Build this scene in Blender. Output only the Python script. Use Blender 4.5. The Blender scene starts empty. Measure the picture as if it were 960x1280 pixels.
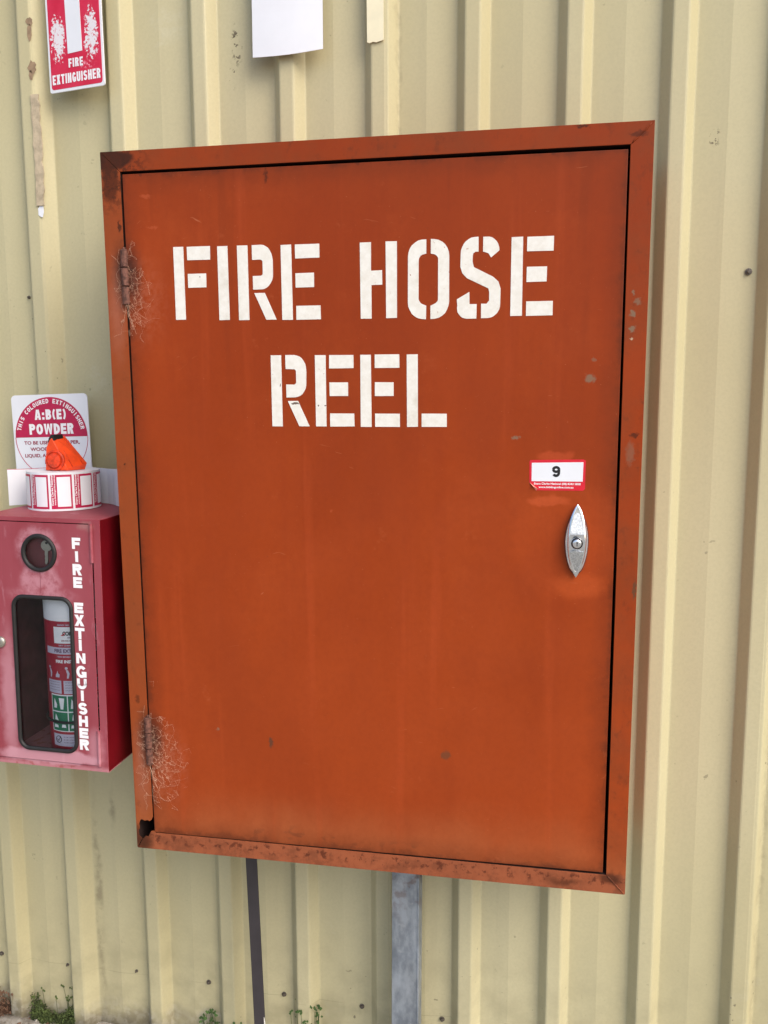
import bpy, bmesh, math, random
from mathutils import Matrix, Vector
random.seed(7)
S = bpy.context.scene
COL = S.collection

# ------------------------------------------------------------------ camera, sky, sun, exposure
cam = bpy.data.cameras.new('camera')
cam.sensor_fit = 'VERTICAL'; cam.sensor_height = 36.0; cam.lens = 1083.0 / 1280.0 * 36.0
cam.clip_start = 0.02; cam.clip_end = 2000
camo = bpy.data.objects.new('camera', cam); COL.objects.link(camo)
R = ((0.98052740, -0.19513608, -0.02208891), (0.19632836, 0.97140103, 0.13354855), (-0.00460295, -0.13528469, 0.99079608))
M = Matrix.Identity(4)
for i in range(3):
    M[i][0] = R[i][0]; M[i][1] = R[i][2]; M[i][2] = -R[i][1]
M[0][3], M[1][3], M[2][3] = 1.09244862, -1.80723248, 1.54722257
camo.matrix_world = M
S.camera = camo

SUN_EL, SUN_AZ = 42.0, 52.0      # azimuth: degrees from the wall's normal (-Y) towards +X
W = bpy.data.worlds.new('World'); S.world = W; W.use_nodes = True
wn = W.node_tree.nodes; wl = W.node_tree.links
sky = wn.new('ShaderNodeTexSky'); sky.sky_type = 'NISHITA'; sky.sun_disc = False
sky.sun_elevation = math.radians(SUN_EL)
sky.sun_rotation = math.radians(180 - SUN_AZ)
sky.air_density = 1.0; sky.dust_density = 3.0; sky.ozone_density = 1.0
wn['Background'].inputs['Strength'].default_value = 0.15
wl.new(sky.outputs[0], wn['Background'].inputs['Color'])
sl = bpy.data.lights.new('sun', 'SUN'); sl.energy = 1.4; sl.angle = math.radians(45); sl.color = (1.0, 0.955, 0.865)
so = bpy.data.objects.new('sun', sl); COL.objects.link(so)
az, el = math.radians(SUN_AZ), math.radians(SUN_EL)
sd = Vector((math.sin(az) * math.cos(el), -math.cos(az) * math.cos(el), math.sin(el)))
so.rotation_euler = sd.to_track_quat('Z', 'Y').to_euler(); so.location = (4, -4, 6)
S.view_settings.view_transform = 'Standard'; S.view_settings.look = 'None'
S.view_settings.gamma = 1.0; S.view_settings.use_curve_mapping = False
S.view_settings.exposure = 0.50
S.render.engine = 'CYCLES'
S.cycles.max_bounces = 5; S.cycles.diffuse_bounces = 2; S.cycles.glossy_bounces = 2; S.cycles.transparent_max_bounces = 8

# ------------------------------------------------------------------ helpers
def lin(r, g, b):
    f = lambda c: (c / 255 / 12.92) if c / 255 <= 0.04045 else ((c / 255 + 0.055) / 1.055) ** 2.4
    return (f(r), f(g), f(b), 1.0)

class NT:
    """small wrapper round a material's node tree"""
    def __init__(s, name, rough=0.5, metal=0.0, spec=0.5):
        s.m = bpy.data.materials.new(name); s.m.use_nodes = True
        s.n = s.m.node_tree.nodes; s.l = s.m.node_tree.links
        s.b = s.n['Principled BSDF']
        s.b.inputs['Roughness'].default_value = rough; s.b.inputs['Metallic'].default_value = metal
        s.b.inputs['Specular IOR Level'].default_value = spec
        s.tc = s.n.new('ShaderNodeTexCoord').outputs['Object']
    def put(s, sock, v):
        if hasattr(v, 'is_output'): s.l.new(v, sock)
        else: sock.default_value = v
    def noise(s, scale, detail=3, vec=None, rough=0.55, stretch=None, color=False):
        v = vec or s.tc
        if stretch:
            mp = s.n.new('ShaderNodeMapping'); mp.inputs['Scale'].default_value = stretch
            s.l.new(v, mp.inputs['Vector']); v = mp.outputs[0]
        t = s.n.new('ShaderNodeTexNoise'); t.inputs['Scale'].default_value = scale
        t.inputs['Detail'].default_value = detail; t.inputs['Roughness'].default_value = rough
        s.l.new(v, t.inputs['Vector']); return t.outputs['Color' if color else 'Fac']
    def math(s, op, a, b=0.0, clamp=False):
        t = s.n.new('ShaderNodeMath'); t.operation = op; t.use_clamp = clamp
        s.put(t.inputs[0], a); s.put(t.inputs[1], b); return t.outputs[0]
    def vmath(s, op, a, b):
        t = s.n.new('ShaderNodeVectorMath'); t.operation = op
        s.put(t.inputs[0], a); s.put(t.inputs[1], b)
        return t.outputs['Value' if op in ('LENGTH', 'DISTANCE') else 'Vector']
    def rng(s, v, a, b, lo=0.0, hi=1.0):
        t = s.n.new('ShaderNodeMapRange'); t.interpolation_type = 'SMOOTHSTEP'
        s.put(t.inputs['Value'], v); t.inputs['From Min'].default_value = a; t.inputs['From Max'].default_value = b
        t.inputs['To Min'].default_value = lo; t.inputs['To Max'].default_value = hi; return t.outputs[0]
    def mix(s, f, a, b):
        t = s.n.new('ShaderNodeMix'); t.data_type = 'RGBA'
        s.put(t.inputs[0], f); s.put(t.inputs[6], a); s.put(t.inputs[7], b); return t.outputs[2]
    def sep(s, v=None):
        t = s.n.new('ShaderNodeSeparateXYZ'); s.l.new(v or s.tc, t.inputs[0]); return t.outputs
    def warp(s, scale, amt, vec=None):
        c = s.noise(scale, 4, vec, color=True)
        d = s.vmath('SUBTRACT', c, (0.5, 0.5, 0.5)); t = s.n.new('ShaderNodeVectorMath'); t.operation = 'SCALE'
        s.l.new(d, t.inputs[0]); t.inputs['Scale'].default_value = amt
        return s.vmath('ADD', vec or s.tc, t.outputs[0])
    def blob(s, p, c, r, soft=0.5):
        """1 inside the ellipse (x, z) around c with radii r, 0 outside"""
        d = s.vmath('SUBTRACT', p, (c[0], 0, c[1])); d = s.vmath('MULTIPLY', d, (1 / r[0], 0, 1 / r[1]))
        return s.rng(s.vmath('LENGTH', d, (0, 0, 0)), 1.0 + soft * .3, 1.0 - soft, 0.0, 1.0)
    def col(s, v): s.put(s.b.inputs['Base Color'], v)
    def bump(s, h, strength=0.2, dist=0.001):
        t = s.n.new('ShaderNodeBump'); t.inputs['Strength'].default_value = strength; t.inputs['Distance'].default_value = dist
        s.l.new(h, t.inputs['Height']); s.l.new(t.outputs[0], s.b.inputs['Normal'])

def plain(name, c, rough=0.5, metal=0.0, vary=0.12, scale=30.0, spec=0.5, bump=0.0):
    t = NT(name, rough, metal, spec)
    n = t.noise(scale, 4)
    a = tuple(x * (1 - vary) for x in c[:3]) + (1,); b = tuple(min(1, x * (1 + vary)) for x in c[:3]) + (1,)
    t.col(t.mix(t.rng(n, .3, .7), a, b))
    if bump: t.bump(t.noise(scale * 6, 3), bump)
    return t.m

class MB:
    """collects faces, builds ONE mesh object"""
    def __init__(s): s.v = []; s.f = []; s.mi = []
    def add(s, vs, fs, mi=0):
        o = len(s.v); s.v += [tuple(v) for v in vs]; s.f += [tuple(i + o for i in f) for f in fs]; s.mi += [mi] * len(fs); return s
    def box(s, x0, x1, y0, y1, z0, z1, mi=0):
        return s.add([(x0, y0, z0), (x1, y0, z0), (x1, y1, z0), (x0, y1, z0), (x0, y0, z1), (x1, y0, z1), (x1, y1, z1), (x0, y1, z1)],
                     [(0, 3, 2, 1), (4, 5, 6, 7), (0, 1, 5, 4), (1, 2, 6, 5), (2, 3, 7, 6), (3, 0, 4, 7)], mi)
    def prism(s, poly, y0, y1, mi=0):
        """poly: (x, z) outline seen from the front, y0 the front"""
        a = sum(poly[i - 1][0] * poly[i][1] - poly[i][0] * poly[i - 1][1] for i in range(len(poly)))
        if a < 0: poly = poly[::-1]
        n = len(poly)
        return s.add([(x, y0, z) for x, z in poly] + [(x, y1, z) for x, z in poly],
                     [tuple(range(n)), tuple(range(2 * n - 1, n - 1, -1))] + [((i + 1) % n, i, n + i, n + (i + 1) % n) for i in range(n)], mi)
    def loft(s, rings, cap=True, mi=0):
        n = len(rings[0]); vs = [p for r in rings for p in r]; fs = []
        for k in range(len(rings) - 1):
            for i in range(n):
                j = (i + 1) % n; fs.append((k * n + i, k * n + j, (k + 1) * n + j, (k + 1) * n + i))
        if cap: fs += [tuple(range(n))[::-1], tuple(range((len(rings) - 1) * n, len(rings) * n))]
        return s.add(vs, fs, mi)
    def tube(s, pts, r, n=8, mi=0, closed=False):
        P = [Vector(p) for p in pts]; rings = []
        for i, p in enumerate(P):
            a = P[i - 1] if (i > 0 or closed) else p; b = P[(i + 1) % len(P)] if (i < len(P) - 1 or closed) else p
            t = (b - a).normalized(); u = t.cross(Vector((0.0123, 1, 0.02)))
            if u.length < .2: u = t.cross(Vector((1, 0, 0)))
            u.normalize(); w = t.cross(u)
            rr = r[i] if isinstance(r, (list, tuple)) else r
            rings.append([p + rr * (math.cos(2 * math.pi * k / n) * u + math.sin(2 * math.pi * k / n) * w) for k in range(n)])
        if closed: rings.append(rings[0])
        return s.loft(rings, not closed, mi)
    def build(s, name, mats, parent=None, smooth=False, bevel=0.0, auto=None):
        me = bpy.data.meshes.new(name); me.from_pydata(s.v, [], s.f)
        mats = mats if isinstance(mats, (list, tuple)) else [mats]
        for m in mats: me.materials.append(m)
        me.polygons.foreach_set('material_index', s.mi)
        bm = bmesh.new(); bm.from_mesh(me)
        bmesh.ops.remove_doubles(bm, verts=bm.verts, dist=1e-6)
        bmesh.ops.recalc_face_normals(bm, faces=bm.faces)
        if bevel:
            es = [e for e in bm.edges if len(e.link_faces) == 2 and e.calc_face_angle(0) > .5]
            bmesh.ops.bevel(bm, geom=es, offset=bevel, segments=2, profile=.6, affect='EDGES', clamp_overlap=True)
        if smooth:
            for f in bm.faces: f.smooth = True
            if auto:
                for e in bm.edges:
                    if len(e.link_faces) == 2 and e.calc_face_angle(0) > auto: e.smooth = False
        bm.to_mesh(me); bm.free()
        o = bpy.data.objects.new(name, me); COL.objects.link(o)
        if parent: o.parent = parent
        return o

def tag(o, label=None, cat=None, group=None, kind=None):
    if label: o['label'] = label
    if cat: o['category'] = cat
    if group: o['group'] = group
    if kind: o['kind'] = kind
    return o
def empty(name, loc, label, cat, group=None, rot=(0, 0, 0)):
    o = bpy.data.objects.new(name, None); o.empty_display_size = .05; COL.objects.link(o)
    o.location = loc; o.rotation_euler = rot
    return tag(o, label, cat, group)

def text2d(txt, w, h, bold=0.0):
    """outline text as flat (x, z) verts + faces fitted into w x h, origin bottom left"""
    cu = bpy.data.curves.new('t', 'FONT'); cu.body = txt; cu.size = 1.0; cu.offset = bold; cu.resolution_u = 4
    ob = bpy.data.objects.new('t', cu)
    me = bpy.data.meshes.new_from_object(ob)
    vs = [(v.co.x, v.co.y) for v in me.vertices]; fs = [tuple(p.vertices) for p in me.polygons]
    bpy.data.objects.remove(ob); bpy.data.curves.remove(cu); bpy.data.meshes.remove(me)
    x0 = min(v[0] for v in vs); x1 = max(v[0] for v in vs); y0 = min(v[1] for v in vs); y1 = max(v[1] for v in vs)
    return [((x - x0) / max(1e-6, x1 - x0) * w, (y - y0) / max(1e-6, y1 - y0) * h) for x, y in vs], fs

def add_text(mb, txt, x, z, w, h, y, bold=0.03, mi=0, fn=None):
    vs, fs = text2d(txt, w, h, bold)
    fn = fn or (lambda a, b: (a, y, b))
    return mb.add([fn(x + a, z + b) for a, b in vs], fs, mi)

def ribbon(pts, t):
    L, R_ = [], []
    for i, p in enumerate(pts):
        a = pts[max(0, i - 1)]; b = pts[min(len(pts) - 1, i + 1)]; dx, dy = b[0] - a[0], b[1] - a[1]; n = math.hypot(dx, dy) or 1
        L.append((p[0] - dy / n * t / 2, p[1] + dx / n * t / 2)); R_.append((p[0] + dy / n * t / 2, p[1] - dx / n * t / 2))
    return L + R_[::-1]
def ell(cx, cy, rx, ry, a0, a1, n=14):
    return [(cx + rx * math.cos(math.radians(a0 + (a1 - a0) * k / n)), cy + ry * math.sin(math.radians(a0 + (a1 - a0) * k / n))) for k in range(n + 1)]
def glyph(c, w, h, t):
    """bold sans capitals as polygons in a w x h cell, stroke t"""
    q = lambda a, b, c_, d: [(a, b), (c_, b), (c_, d), (a, d)]
    rx, ry, m = (w - t) / 2, (h - t) / 2, h / 2; stem = q(0, 0, t, h)
    def bowl(y0, y1, ww=w):
        r = (y1 - y0 - t) / 2; rr = min(r, ww * .5); yc0, yc1 = y0 + t / 2, y1 - t / 2
        return ribbon([(t * .9, yc1)] + ell(ww - t / 2 - rr, yc1 - r, rr, r, 90, -90) + [(t * .9, yc0)], t)
    if c == 'I': return [q(0, 0, w, h)]
    if c == 'E': return [stem, q(t, h - t, w, h), q(t, m - t * .45, w * .93, m + t * .45), q(t, 0, w, t)]
    if c == 'F': return [stem, q(t, h - t, w, h), q(t, m - t * .55, w * .9, m + t * .4)]
    if c == 'L': return [stem, q(t, 0, w, t)]
    if c == 'H': return [stem, q(w - t, 0, w, h), q(t, m - t * .5, w - t, m + t * .5)]
    if c == 'T': return [q(0, h - t, w, h), q(w / 2 - t / 2, 0, w / 2 + t / 2, h - t)]
    if c == 'N': return [stem, q(w - t, 0, w, h), [(t, h), (t, h * .6), (w - t, 0), (w - t, h * .4)]]
    if c == 'X':
        s_ = t * 1.25; k = s_ * .5
        return [[(0, h), (s_, h), (w / 2, m + k * 1.3), (w - s_, h), (w, h), (w / 2 + k, m), (w, 0), (w - s_, 0), (w / 2, m - k * 1.3), (s_, 0), (0, 0), (w / 2 - k, m)]]
    if c == 'A':
        s_ = t * 1.05; x = lambda y: s_ + (w / 2 - s_) * y / (h * .72)
        return [[(0, 0), (s_, 0), (w / 2, h * .72), (w / 2, h), (w / 2 - s_ * .6, h)], [(w, 0), (w - s_, 0), (w / 2, h * .72), (w / 2, h), (w / 2 + s_ * .6, h)], [(x(h * .2), h * .2), (w - x(h * .2), h * .2), (w - x(h * .37), h * .37), (x(h * .37), h * .37)]]
    if c == 'W': return [[(0, h), (t, h), (.28 * w, .32 * h), (.42 * w, h), (.58 * w, h), (.72 * w, .32 * h), (w - t, h), (w, h), (.82 * w, 0), (.64 * w, 0), (.5 * w, .6 * h), (.36 * w, 0), (.18 * w, 0)]]
    if c == 'P': return [stem, bowl(h * .40, h)]
    if c == 'R': return [stem, bowl(h * .42, h), [(w * .42, h * .43), (w * .42 + t, h * .43), (w, 0), (w - t * 1.15, 0)]]
    if c == 'B': return [stem, bowl(h * .5 - t * .1, h, w * .95), bowl(0, h * .5 + t * .6)]
    if c == 'D': return [stem, bowl(0, h)]
    if c == 'O': return [ribbon(ell(w / 2, m, rx, ry, 0, 180), t), ribbon(ell(w / 2, m, rx, ry, 180, 360), t)]
    if c == 'C': return [ribbon(ell(w / 2, m, rx, ry, 35, 325, 24), t)]
    if c == 'G': return [ribbon(ell(w / 2, m, rx, ry, 35, 330, 24), t), q(w - t, h * .05, w, h * .52), q(w * .52, h * .52 - t * .85, w - t, h * .52)]
    if c == 'U': return [ribbon([(t / 2, h), (t / 2, h * .35)] + ell(w / 2, t / 2 + rx, rx, rx, 180, 360) + [(w - t / 2, h * .35), (w - t / 2, h)], t)]
    if c == 'S':
        r4 = ry / 2
        return [ribbon(ell(w / 2, m + r4, rx, r4, 15, 262, 16) + ell(w / 2, m - r4, rx, r4, 82, -165, 16), t)]
    if c == '9':
        r9 = h * .32 - t / 2; cy = h - h * .32
        return [ribbon(ell(w / 2, cy, rx, r9, 0, 180), t), ribbon(ell(w / 2, cy, rx, r9, 180, 360), t), ribbon([(w - t / 2, cy)] + ell(w / 2, h * .40, rx, h * .40 - t / 2, 0, -150, 16), t)]
    if c == ':': return [q(0, 0, w, w), q(0, h * .45, w, h * .45 + w)]
    if c == '(': return [ribbon(ell(w * 1.6, m, w * 1.3, h * .62, 130, 230), t * .8)]
    if c == ')': return [ribbon(ell(-w * .6, m, w * 1.3, h * .62, 50, -50), t * .8)]
    return []
WID = {'I': None, ':': None, '(': .5, ')': .5, 'W': 1.45, 'E': .9, 'F': .88, 'L': .85, 'A': 1.12, 'O': 1.1}
def block_text(mb, txt, x, z, w, h, y, t, gap=None, fn=None):
    """bold sans capitals fitted into w x h; every piece lies a hair in front of the one before"""
    gap = gap or t * .55; fixed = sum((t if WID.get(c, 1) is None else 0) for c in txt if c != ' ') + gap * (len(txt) - 1)
    rel = sum((WID.get(c, 1) or 0) if c != ' ' else .45 for c in txt); u = (w - fixed) / max(rel, 1e-6); cx = x; k = 0
    for c in txt:
        cw = u * .45 if c == ' ' else (t if WID.get(c, 1) is None else u * WID.get(c, 1))
        for poly in glyph(c, cw, h, t):
            k += 1; yy = y - (k % 6) * .00004
            vs = [(cx + a, b + z) for a, b in poly]
            mb.add([fn(a, b, yy) if fn else (a, yy, b) for a, b in vs], [tuple(range(len(vs)))])
        cx += cw + gap
    return mb

def curve(pts):
    """expand ('a', cx, cz, rx, rz, a0, a1) arcs inside a point list"""
    out = []
    for p in pts:
        if p[0] == 'a':
            _, cx, cz, rx, rz, a0, a1 = p
            n = max(4, int(abs(a1 - a0) / 12))
            for k in range(n + 1):
                t = math.radians(a0 + (a1 - a0) * k / n); out.append((cx + rx * math.cos(t), cz + rz * math.sin(t)))
        else: out.append(p)
    return out

# ------------------------------------------------------------------ materials
GZ = -.045      # ground level
def cladding_material():
    t = NT('cream painted steel cladding', 0.42, 0, 0.4)
    t.tc = t.vmath('ADD', t.tc, (.7, 0, GZ))     # wall children are placed relative to the wall's base
    x, y, z = t.sep()
    base = t.mix(t.rng(t.noise(1.6, 4, stretch=(1, 1, .35)), .32, .68), (0.505, 0.450, 0.262, 1), (0.570, 0.518, 0.325, 1))
    streak = t.rng(t.noise(9, 5, stretch=(3.0, 3.0, .12), rough=.62), .52, .78)
    base = t.mix(t.math('MULTIPLY', streak, .28), base, (0.43, 0.38, 0.24, 1))
    pale = t.rng(t.noise(5.5, 5, rough=.7), .62, .76)
    base = t.mix(t.math('MULTIPLY', pale, .3), base, (0.66, 0.64, 0.50, 1))
    # sheet lap's shadow line painted into the colour, plus other dark streaks
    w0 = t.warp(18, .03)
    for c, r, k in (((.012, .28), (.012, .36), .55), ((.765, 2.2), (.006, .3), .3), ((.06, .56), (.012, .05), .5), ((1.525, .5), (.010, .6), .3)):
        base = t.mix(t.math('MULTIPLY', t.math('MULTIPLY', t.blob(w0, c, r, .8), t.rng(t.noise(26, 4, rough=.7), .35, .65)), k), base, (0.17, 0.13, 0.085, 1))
    # small specks of dirt and chips
    sp = t.rng(t.noise(85, 2, rough=.4), .735, .765)
    area = t.rng(t.noise(2.2, 3), .48, .66)
    base = t.mix(t.math('MULTIPLY', sp, t.math('MULTIPLY', area, .75)), base, (0.10, 0.08, 0.055, 1))
    # rust freckles left of the paper, on the pan
    w = t.warp(30, .02)
    for c, r in (((.425, 2.262), (.012, .045)), ((.415, 2.20), (.010, .03)), ((1.37, 2.02), (.01, .02)), ((.52, .50), (.012, .04)), ((1.12, -.02), (.02, .06))):
        fre = t.math('MULTIPLY', t.blob(w, c, r, .6), t.rng(t.noise(110, 2), .58, .64))
        base = t.mix(t.math('MULTIPLY', fre, .9), base, (0.06, 0.035, 0.02, 1))
    # earth splash and mortar at the foot of the wall, uneven upper edge
    edge = t.math('ADD', z, t.math('MULTIPLY', t.math('SUBTRACT', t.noise(11, 5), .5), -.22))
    foot = t.rng(edge, .075, -.03)
    grit = t.mix(t.rng(t.noise(60, 4), .4, .6), (0.17, 0.145, 0.11, 1), (0.40, 0.37, 0.32, 1))
    base = t.mix(t.math('MULTIPLY', foot, .9), base, grit)
    haze = t.rng(edge, .42, -.02)
    base = t.mix(t.math('MULTIPLY', haze, t.rng(t.noise(14, 5), .38, .72, 0, .55)), base, (0.27, 0.235, 0.14, 1))
    # faint scribed line across the sheets at the screws
    ln = t.math('ABSOLUTE', t.math('SUBTRACT', t.math('ADD', z, t.math('MULTIPLY', t.math('SUBTRACT', t.noise(4, 2), .5), .03)), .134))
    base = t.mix(t.math('MULTIPLY', t.rng(ln, .0011, .0003), t.rng(t.noise(8, 3), .42, .6, 0, .4)), base, (0.2, 0.16, 0.1, 1))
    t.col(base)
    base = t.mix(t.rng(t.noise(170, 3, rough=.7), .35, .7, 0, .16), base, (0.36, 0.33, 0.21, 1)); t.col(base)
    t.put(t.b.inputs['Roughness'], t.rng(t.noise(7, 4), .3, .7, .40, .58))
    t.bump(t.noise(320, 3), .16, .0005)
    return t.m

H = 1.3622; HW = .4860      # hose cabinet height, half width

def cabinet_material(name, part):
    t = NT(name, 0.38, 0, 0.16)
    x, y, z = t.sep()
    big = t.rng(t.noise(2.2, 3, stretch=(1, 1, .6)), .3, .7)
    base = t.mix(big, lin(143, 54, 18), lin(156, 62, 21))
    st = t.rng(t.noise(6, 4, stretch=(4, 1, .14), rough=.6), .45, .75)
    base = t.mix(t.math('MULTIPLY', st, .34), base, lin(140, 52, 20))
    n9 = t.math('SUBTRACT', t.noise(7, 4), .5)
    zz = t.math('ADD', z, t.math('MULTIPLY', n9, .12))
    w = t.warp(34, .026); w2 = t.warp(150, .015); cz = H / 2
    def lay(mask, k, c):
        nonlocal base
        base = t.mix(t.math('MULTIPLY', mask, k), base, c)
    dark, rust, pale, bare = lin(52, 30, 20), lin(86, 42, 22), lin(196, 96, 60), lin(128, 112, 92)
    # paint has faded from the foot upwards, with a chalky grimy band at the very foot
    base = t.mix(t.rng(t.math('ADD', z, t.math('MULTIPLY', n9, .7)), 1.0, .15, 0, .42), base, lin(174, 76, 32))
    base = t.mix(t.rng(zz, .17, .035, 0, .60), base, lin(166, 96, 58))
    base = t.mix(t.rng(zz, H - .17, H - .03, 0, .26), base, lin(122, 52, 22))
    rgh = t.noise(12, 3)
    if part == 'door':
        lay(t.rng(t.noise(3.6, 5, rough=.68), .50, .72), .26, lin(178, 80, 36))
        lay(t.rng(t.noise(2.6, 4, stretch=(1.6, 1, .7), rough=.6), .52, .36), .22, lin(126, 48, 20))
        lay(t.math('MULTIPLY', t.rng(t.noise(55, 4, rough=.75), .66, .70), t.rng(n9, .02, .14)), .35, lin(104, 56, 36))
        lay(t.rng(t.noise(5, 3, stretch=(5, 1, .22)), .56, .75), .22, lin(188, 80, 38))
        lay(t.math('MULTIPLY', t.rng(z, cz + .630, cz + .638), t.rng(t.noise(60, 3), .60, .64)), .6, dark)
        lay(t.math('MULTIPLY', t.rng(zz, .075, .040), t.rng(t.noise(40, 3, stretch=(.6, 1, 1)), .56, .64)), .5, lin(96, 58, 40))
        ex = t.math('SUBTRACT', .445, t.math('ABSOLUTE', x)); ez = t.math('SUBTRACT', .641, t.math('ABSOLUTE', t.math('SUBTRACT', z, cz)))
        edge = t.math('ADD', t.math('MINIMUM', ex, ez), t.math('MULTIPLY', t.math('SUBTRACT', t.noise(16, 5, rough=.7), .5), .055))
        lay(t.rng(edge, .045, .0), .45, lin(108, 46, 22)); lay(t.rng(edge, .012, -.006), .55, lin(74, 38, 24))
        drip = t.math('MULTIPLY', t.rng(t.noise(22, 3, stretch=(1, 1, .06)), .60, .70), t.rng(z, cz - .1, cz + .62)); lay(drip, .22, lin(112, 46, 20))
        rub = t.rng(t.noise(13, 6, rough=.78), .60, .70); lay(t.math('MULTIPLY', rub, t.rng(n9, -.06, .10)), .22, lin(200, 108, 68))
        for zc in (.459, -.445):
            lay(t.blob(w2, (-.438, cz + zc), (.026, .066), .9), .88, lin(42, 32, 28))
            lay(t.math('MULTIPLY', t.blob(w, (-.415, cz + zc - .045), (.050, .085), 1.0), t.rng(t.noise(70, 4, rough=.75), .35, .65)), .30 if zc > 0 else .5, lin(186, 116, 90))
        chips = (((.272, .166), (.008, .0032), .7, bare), ((-.192, -.431), (.0055, .012), .9, lin(92, 60, 44)), ((.150, -.431), (.011, .010), .8, lin(110, 66, 44)),
                 ((.395, .268), (.010, .008), .7, bare), ((.402, .30), (.005, .003), .4, bare), ((-.30, -.412), (.004, .004), .5, bare), ((-.172, .624), (.004, .012), .6, dark),
                 ((-.345, .455), (.004, .010), .3, pale), ((-.40, .60), (.012, .004), .3, pale), ((-.39, .545), (.012, .0025), .3, pale), ((-.062, .03), (.004, .003), .3, pale))
        # brushed touch up round the handle and under the number sticker
        lay(t.blob(w, (.368, cz - .02), (.105, .115), .22), .20, lin(190, 80, 30))
        lay(t.blob(w2, (.385, cz - .095), (.052, .026), .5), .40, lin(196, 88, 40))
        lay(t.blob(w, (.330, cz + .055), (.040, .011), .4), .6, lin(194, 86, 46))
        lay(t.blob(w, (.340, cz + .135), (.034, .010), .4), .5, lin(192, 80, 44))
        scr = t.rng(t.noise(30, 2, vec=t.warp(3, .25), stretch=(.5, 1, 9)), .735, .75)
        lay(t.math('MULTIPLY', scr, t.rng(n9, 0, .1)), .35, lin(205, 130, 92))
    else:
        lay(t.rng(t.noise(9, 5, rough=.65), .36, .68), .5, lin(122, 62, 34))
        lay(t.rng(t.noise(28, 5, stretch=(1, 1, .6), rough=.75), .54, .68), .38, lin(92, 46, 28))
        lay(t.rng(x, -.440, -.452), .45, lin(146, 80, 44))
        lay(t.rng(z, .0425, .034, 0, .55), 1.0, lin(156, 92, 66))
        lay(t.math('MULTIPLY', t.rng(z, .036, .026), t.rng(t.noise(24, 5, rough=.75), .44, .62)), .45, lin(98, 56, 38))
        lay(t.blob(w, (-.467, cz + .668), (.046, .020), .25), .93, dark)
        lay(t.blob(w, (-.47, cz + .630), (.017, .045), .35), .8, lin(70, 34, 18))
        lay(t.rng(t.noise(36, 4, rough=.65), .60, .68), .30, lin(104, 50, 30))
        lay(t.blob(w2, (.462, cz + .661), (.016, .005), .4), .6, dark)
        lay(t.math('MULTIPLY', t.blob(w, (-.46, cz + .65), (.075, .085), .7), t.rng(t.noise(75, 4, rough=.7), .48, .56)), .75, lin(64, 34, 20))
        lay(t.blob(w, (-.475, cz - .66), (.026, .034), .6), .8, dark)
        lay(t.blob(w, (.458, cz - .650), (.026, .012), .6), .75, dark)
        lay(t.blob(w, (.378, cz - .665), (.035, .009), .8), .55, dark)
        rail = t.math('MULTIPLY', t.rng(z, .038, .030), t.rng(z, .008, .018))
        lay(t.math('MULTIPLY', rail, t.rng(t.noise(60, 4, rough=.7), .53, .61)), .8, lin(88, 44, 30))
        lay(t.blob(w2, (.372, cz + .678), (.012, .003), .5), .8, dark)
        for zc in (.459, -.445):
            lay(t.blob(w2, (-.454, cz + zc), (.022, .066), .9), .88, lin(42, 32, 28))
            lay(t.blob(w, (-.468, cz + zc - .06), (.02, .10), 1.0), .48, lin(172, 110, 88))
        chips = (((.470, .395), (.0055, .006), .55, bare), ((.462, .375), (.0055, .007), .75, bare), ((.462, .350), (.006, .006), .75, bare), ((.462, .41), (.0035, .005), .6, bare),
                 ((.461, .333), (.003, .003), .7, lin(200, 180, 150)), ((.472, .172), (.008, .005), .7, dark), ((.466, .14), (.008, .022), .35, bare), ((.482, -.10), (.004, .020), .8, lin(92, 66, 46)),
                 ((-.47, .11), (.003, .003), .8, dark), ((-.455, .55), (.003, .012), .8, dark), ((-.468, -.36), (.006, .010), .5, dark))
    grain = t.noise(90, 3, stretch=(1, 1, .8), rough=.75)
    lay(t.rng(grain, .35, .75), .15, lin(118, 46, 20))
    lay(t.rng(t.noise(420, 1), .80, .83), .5, lin(214, 150, 110))
    for c, r, k, cc in chips: lay(t.blob(w2, (c[0], cz + c[1]), r, .5), k, cc)
    t.col(base)
    t.put(t.b.inputs['Roughness'], t.rng(rgh, .3, .7, .36, .54))
    t.bump(t.noise(240, 2), .10, .0004)
    return t.m

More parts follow.
